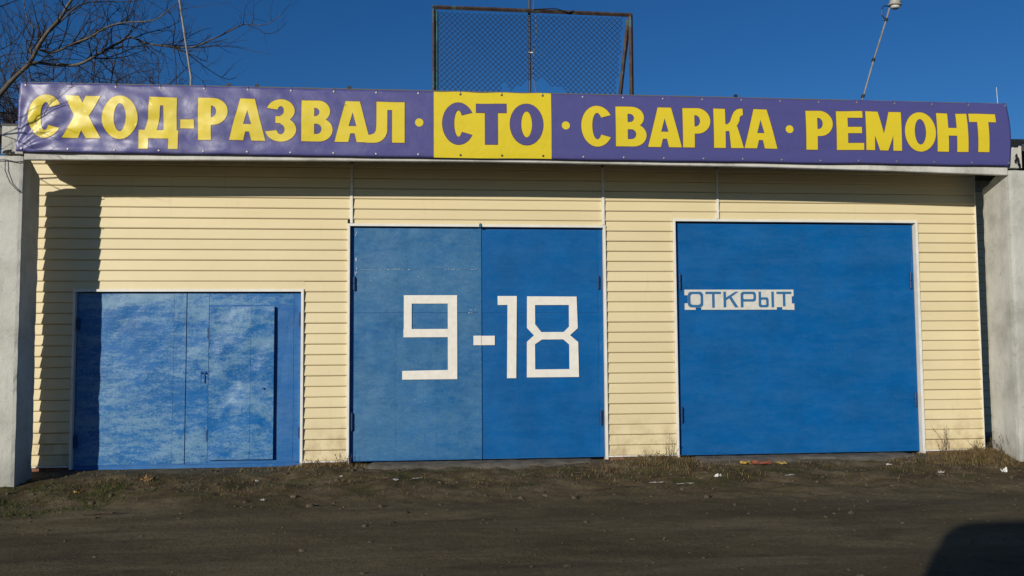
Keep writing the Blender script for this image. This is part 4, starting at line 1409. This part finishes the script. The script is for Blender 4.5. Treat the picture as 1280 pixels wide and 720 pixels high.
weed(-1.45, -.22, .12, 14, 'flat dry weed under the siding between wicket gate and 9-18 gate', 8, 1.0)

# litter
def scrap(x, yv, s, mat, label, seed, flat=.35, cat='litter', asp=.6, grp='litter dropped on the soil'):
    r_ = random.Random(seed)
    mb = MB()
    n = 5
    for j in range(n + 1):
        for i in range(n + 1):
            u, v_ = i / n - .5, j / n - .5
            mb.v.append((u * s + r_.gauss(0, s * .05), v_ * s * asp + r_.gauss(0, s * .05), s * flat * (abs(r_.gauss(.3, .45)))))
    for j in range(n):
        for i in range(n):
            a = j * (n + 1) + i
            mb.f.append((a, a + 1, a + n + 2, a + n + 1))
    o = link('paper_scrap', mb.mesh('paper_scrap', mat))
    o.location = at(x, yv, .006)
    o.rotation_euler = (0, 0, r_.uniform(0, 6.28) if flat > .1 else r_.uniform(-.2, .2))
    tag(o, label, cat, grp)
    return o
import sys
LIT = [(7.13, -1.42, .065, M_LIT, 'crumpled white paper before the weedy siding strip by the tar-dripped pillar', .8, .8),
       (3.53, -1.30, .085, M_LIT, 'torn white paper in front of the plain gate hinge side', .4, .6),
       (2.70, -1.52, .17, M_LITG, 'flat grey strip on the soil before the siding between tall gates', .05, .18),
       (3.05, -1.55, .22, M_LITG, 'long pale strip lying on the soil between the tall gates', .05, .14),
       (4.38, -1.42, .12, M_LITG, 'grey flattened scrap before the plain blue gate', .15, .4),
       (6.35, -1.35, .07, M_LITG, 'grey crumb of paper before the plain gate far corner', .4, .7),
       (5.95, -.85, .06, M_LIT, 'little white scrap on the apron of the plain gate', .3, .7),
       (4.33, -.62, .26, M_LITR, 'rust red flattened carton at the foot of the plain blue gate', .12, .6),
       (4.58, -.66, .20, M_LITY, 'yellow brown carton flap beside the rust red carton', .12, .5),
       (4.12, -.66, .14, M_LITY, 'ochre dead leaf bunch next to the rust red carton', .3, .7),
       (-.10, -1.05, .12, M_LITG, 'grey strip of litter in front of the 9 gate leaf', .06, .3),
       (-.35, -1.25, .06, M_LIT, 'small white crumb before the 9 gate leaf', .3, .7),
       (-1.02, -.85, .035, M_LIT, 'white crumb on the bank before the 9-18 gate corner', .4, .8),
       (-1.75, -1.95, .05, M_LITG, 'pale litter piece on the bank left by the wheel ruts', .3, .6),
       (-2.0, -.95, .04, M_LIT, 'white paper bit before the wicket door', .5, .8),
       (-3.95, -1.25, .10, M_LITY, 'tan leaf on the bank before the worn gate leaf', .2, .5),
       (-4.55, -2.55, .11, M_LITG, 'pale flat scrap in the grass near the tree-end pillar', .1, .4),
       (-3.3, -.85, .14, M_LEAF, 'dark broken bark piece before the worn gate leaf', .4, .4),
       (-1.1, -2.1, .26, M_CLOD, 'flat grey slab piece on the edge of the road', .04, .5)]
for k, (x, yv, s, mt, lb_, fl, asp) in enumerate(LIT):
    scrap(x, yv, s, mt, lb_, 40 + k, fl, asp=asp)

# loose sticks
for k, (x, yv, L, a, lb_) in enumerate(((-.6, -1.15, .5, .3, 'crooked dark stick before the 9 gate leaf'), (-3.2, -2.45, .42, .15, 'dark stick lying on the edge of the road near the grass'),
                                        (2.2, -1.75, .6, .05, 'long thin stick on the road before the 18 gate leaf'), (5.3, -3.0, .35, -.1, 'short pale stick on the road before the plain gate'))):
    r_ = random.Random(60 + k)
    pts = []
    for i in range(6):
        xx = x + math.cos(a) * L * (i / 5 - .5); yy = yv + math.sin(a) * L * (i / 5 - .5)
        pts.append(Vector((xx + r_.gauss(0, .01), yy + r_.gauss(0, .012), gz(xx, yy) + .008)))
    o = MB().tube([p - pts[0] for p in pts], [.006, .007, .006, .006, .004, .003], 5).build('stick', M_TWIG)
    o.location = pts[0]
    tag(o, lb_, 'stick', 'sticks lying on the ground')

# ------------------------------------------------------------------ van parked behind the camera; its shadow falls across the road
van = thing('delivery_van', 'tall white delivery van parked across the road from the garage', 'van', (-.47, -15.3, 0))
VW, VH, VL = 1.02, 3.02, 2.75
def vsec(yv, hgt, wid, z0=.42, r=.26):
    pts = []
    for cx, cz, a0 in ((wid - r, hgt - r, 0), (-wid + r, hgt - r, 90)):
        for k in range(7):
            q = rad(a0 + 15 * k)
            pts.append((cx + r * math.cos(q), yv, cz + r * math.sin(q)))
    return pts + [(-wid, yv, z0), (wid, yv, z0)]
mb = MB()
secs = [vsec(-VL, VH - .03, VW - .02), vsec(-VL + .06, VH, VW), vsec(VL - .06, VH, VW), vsec(VL, VH - .03, VW - .02)]
nn = len(secs[0])
for q in secs: mb.v += q
for i in range(3):
    for k in range(nn):
        mb.f.append((i * nn + k, i * nn + (k + 1) % nn, (i + 1) * nn + (k + 1) % nn, (i + 1) * nn + k))
mb.f += [tuple(range(nn)), tuple(range(3 * nn, 4 * nn))[::-1]]
m = Mat('van_white', rough=.3); m.col((.70, .70, .69)); M_VAN = m.m
m = Mat('van_glass', rough=.08); m.col((.02, .025, .03)); M_VGLASS = m.m
m = Mat('tyre_rubber', rough=.85); m.col((.02, .02, .02)); M_TYRE = m.m
m = Mat('lamp_lens_red', rough=.25); m.col((.35, .015, .012)); M_RED = m.m
mb.build('body', M_VAN, van, smooth=False)
for sx in (-1, 1):
    MB().box(sx * .50 - .44, sx * .50 + .44, VL + .003, VL + .012, 1.55, 2.35).build('rear_window', M_VGLASS, van, bevel=.004)
    MB().box(sx * .93 - .06, sx * .93 + .06, VL + .003, VL + .03, .85, 1.45).build('tail_light', M_RED, van, bevel=.01)
    for yv in (-1.75, 1.55):
        wl_ = MB().lathe([(.20, -.11), (.33, -.11), (.355, -.08), (.355, .08), (.33, .11), (.20, .11)], (sx * .90, yv, .34), (1, 0, 0), 24).build('wheel', M_TYRE, van, smooth=False)
        MB().lathe([(.19, -.112), (.12, -.09), (.03, -.125)], (sx * .90, yv, .34), (-sx, 0, 0), 16).build('rim', M_GROM, wl_)
    MB().box(sx * VW - .01, sx * VW + .01, -2.55, -1.35, 1.55, 2.3).build('side_window', M_VGLASS, van, bevel=.004)
MB().box(-.96, .96, VL + .003, VL + .10, .42, .60).build('bumper', M_TAR, van, bevel=.02)
MB().box(-.006, .006, VL + .002, VL + .008, .62, 2.80).build('door_seam', M_TAR, van)
MB().box(-.88, .88, -VL - .012, -VL - .003, 1.55, 2.35).build('windscreen', M_VGLASS, van, bevel=.004)
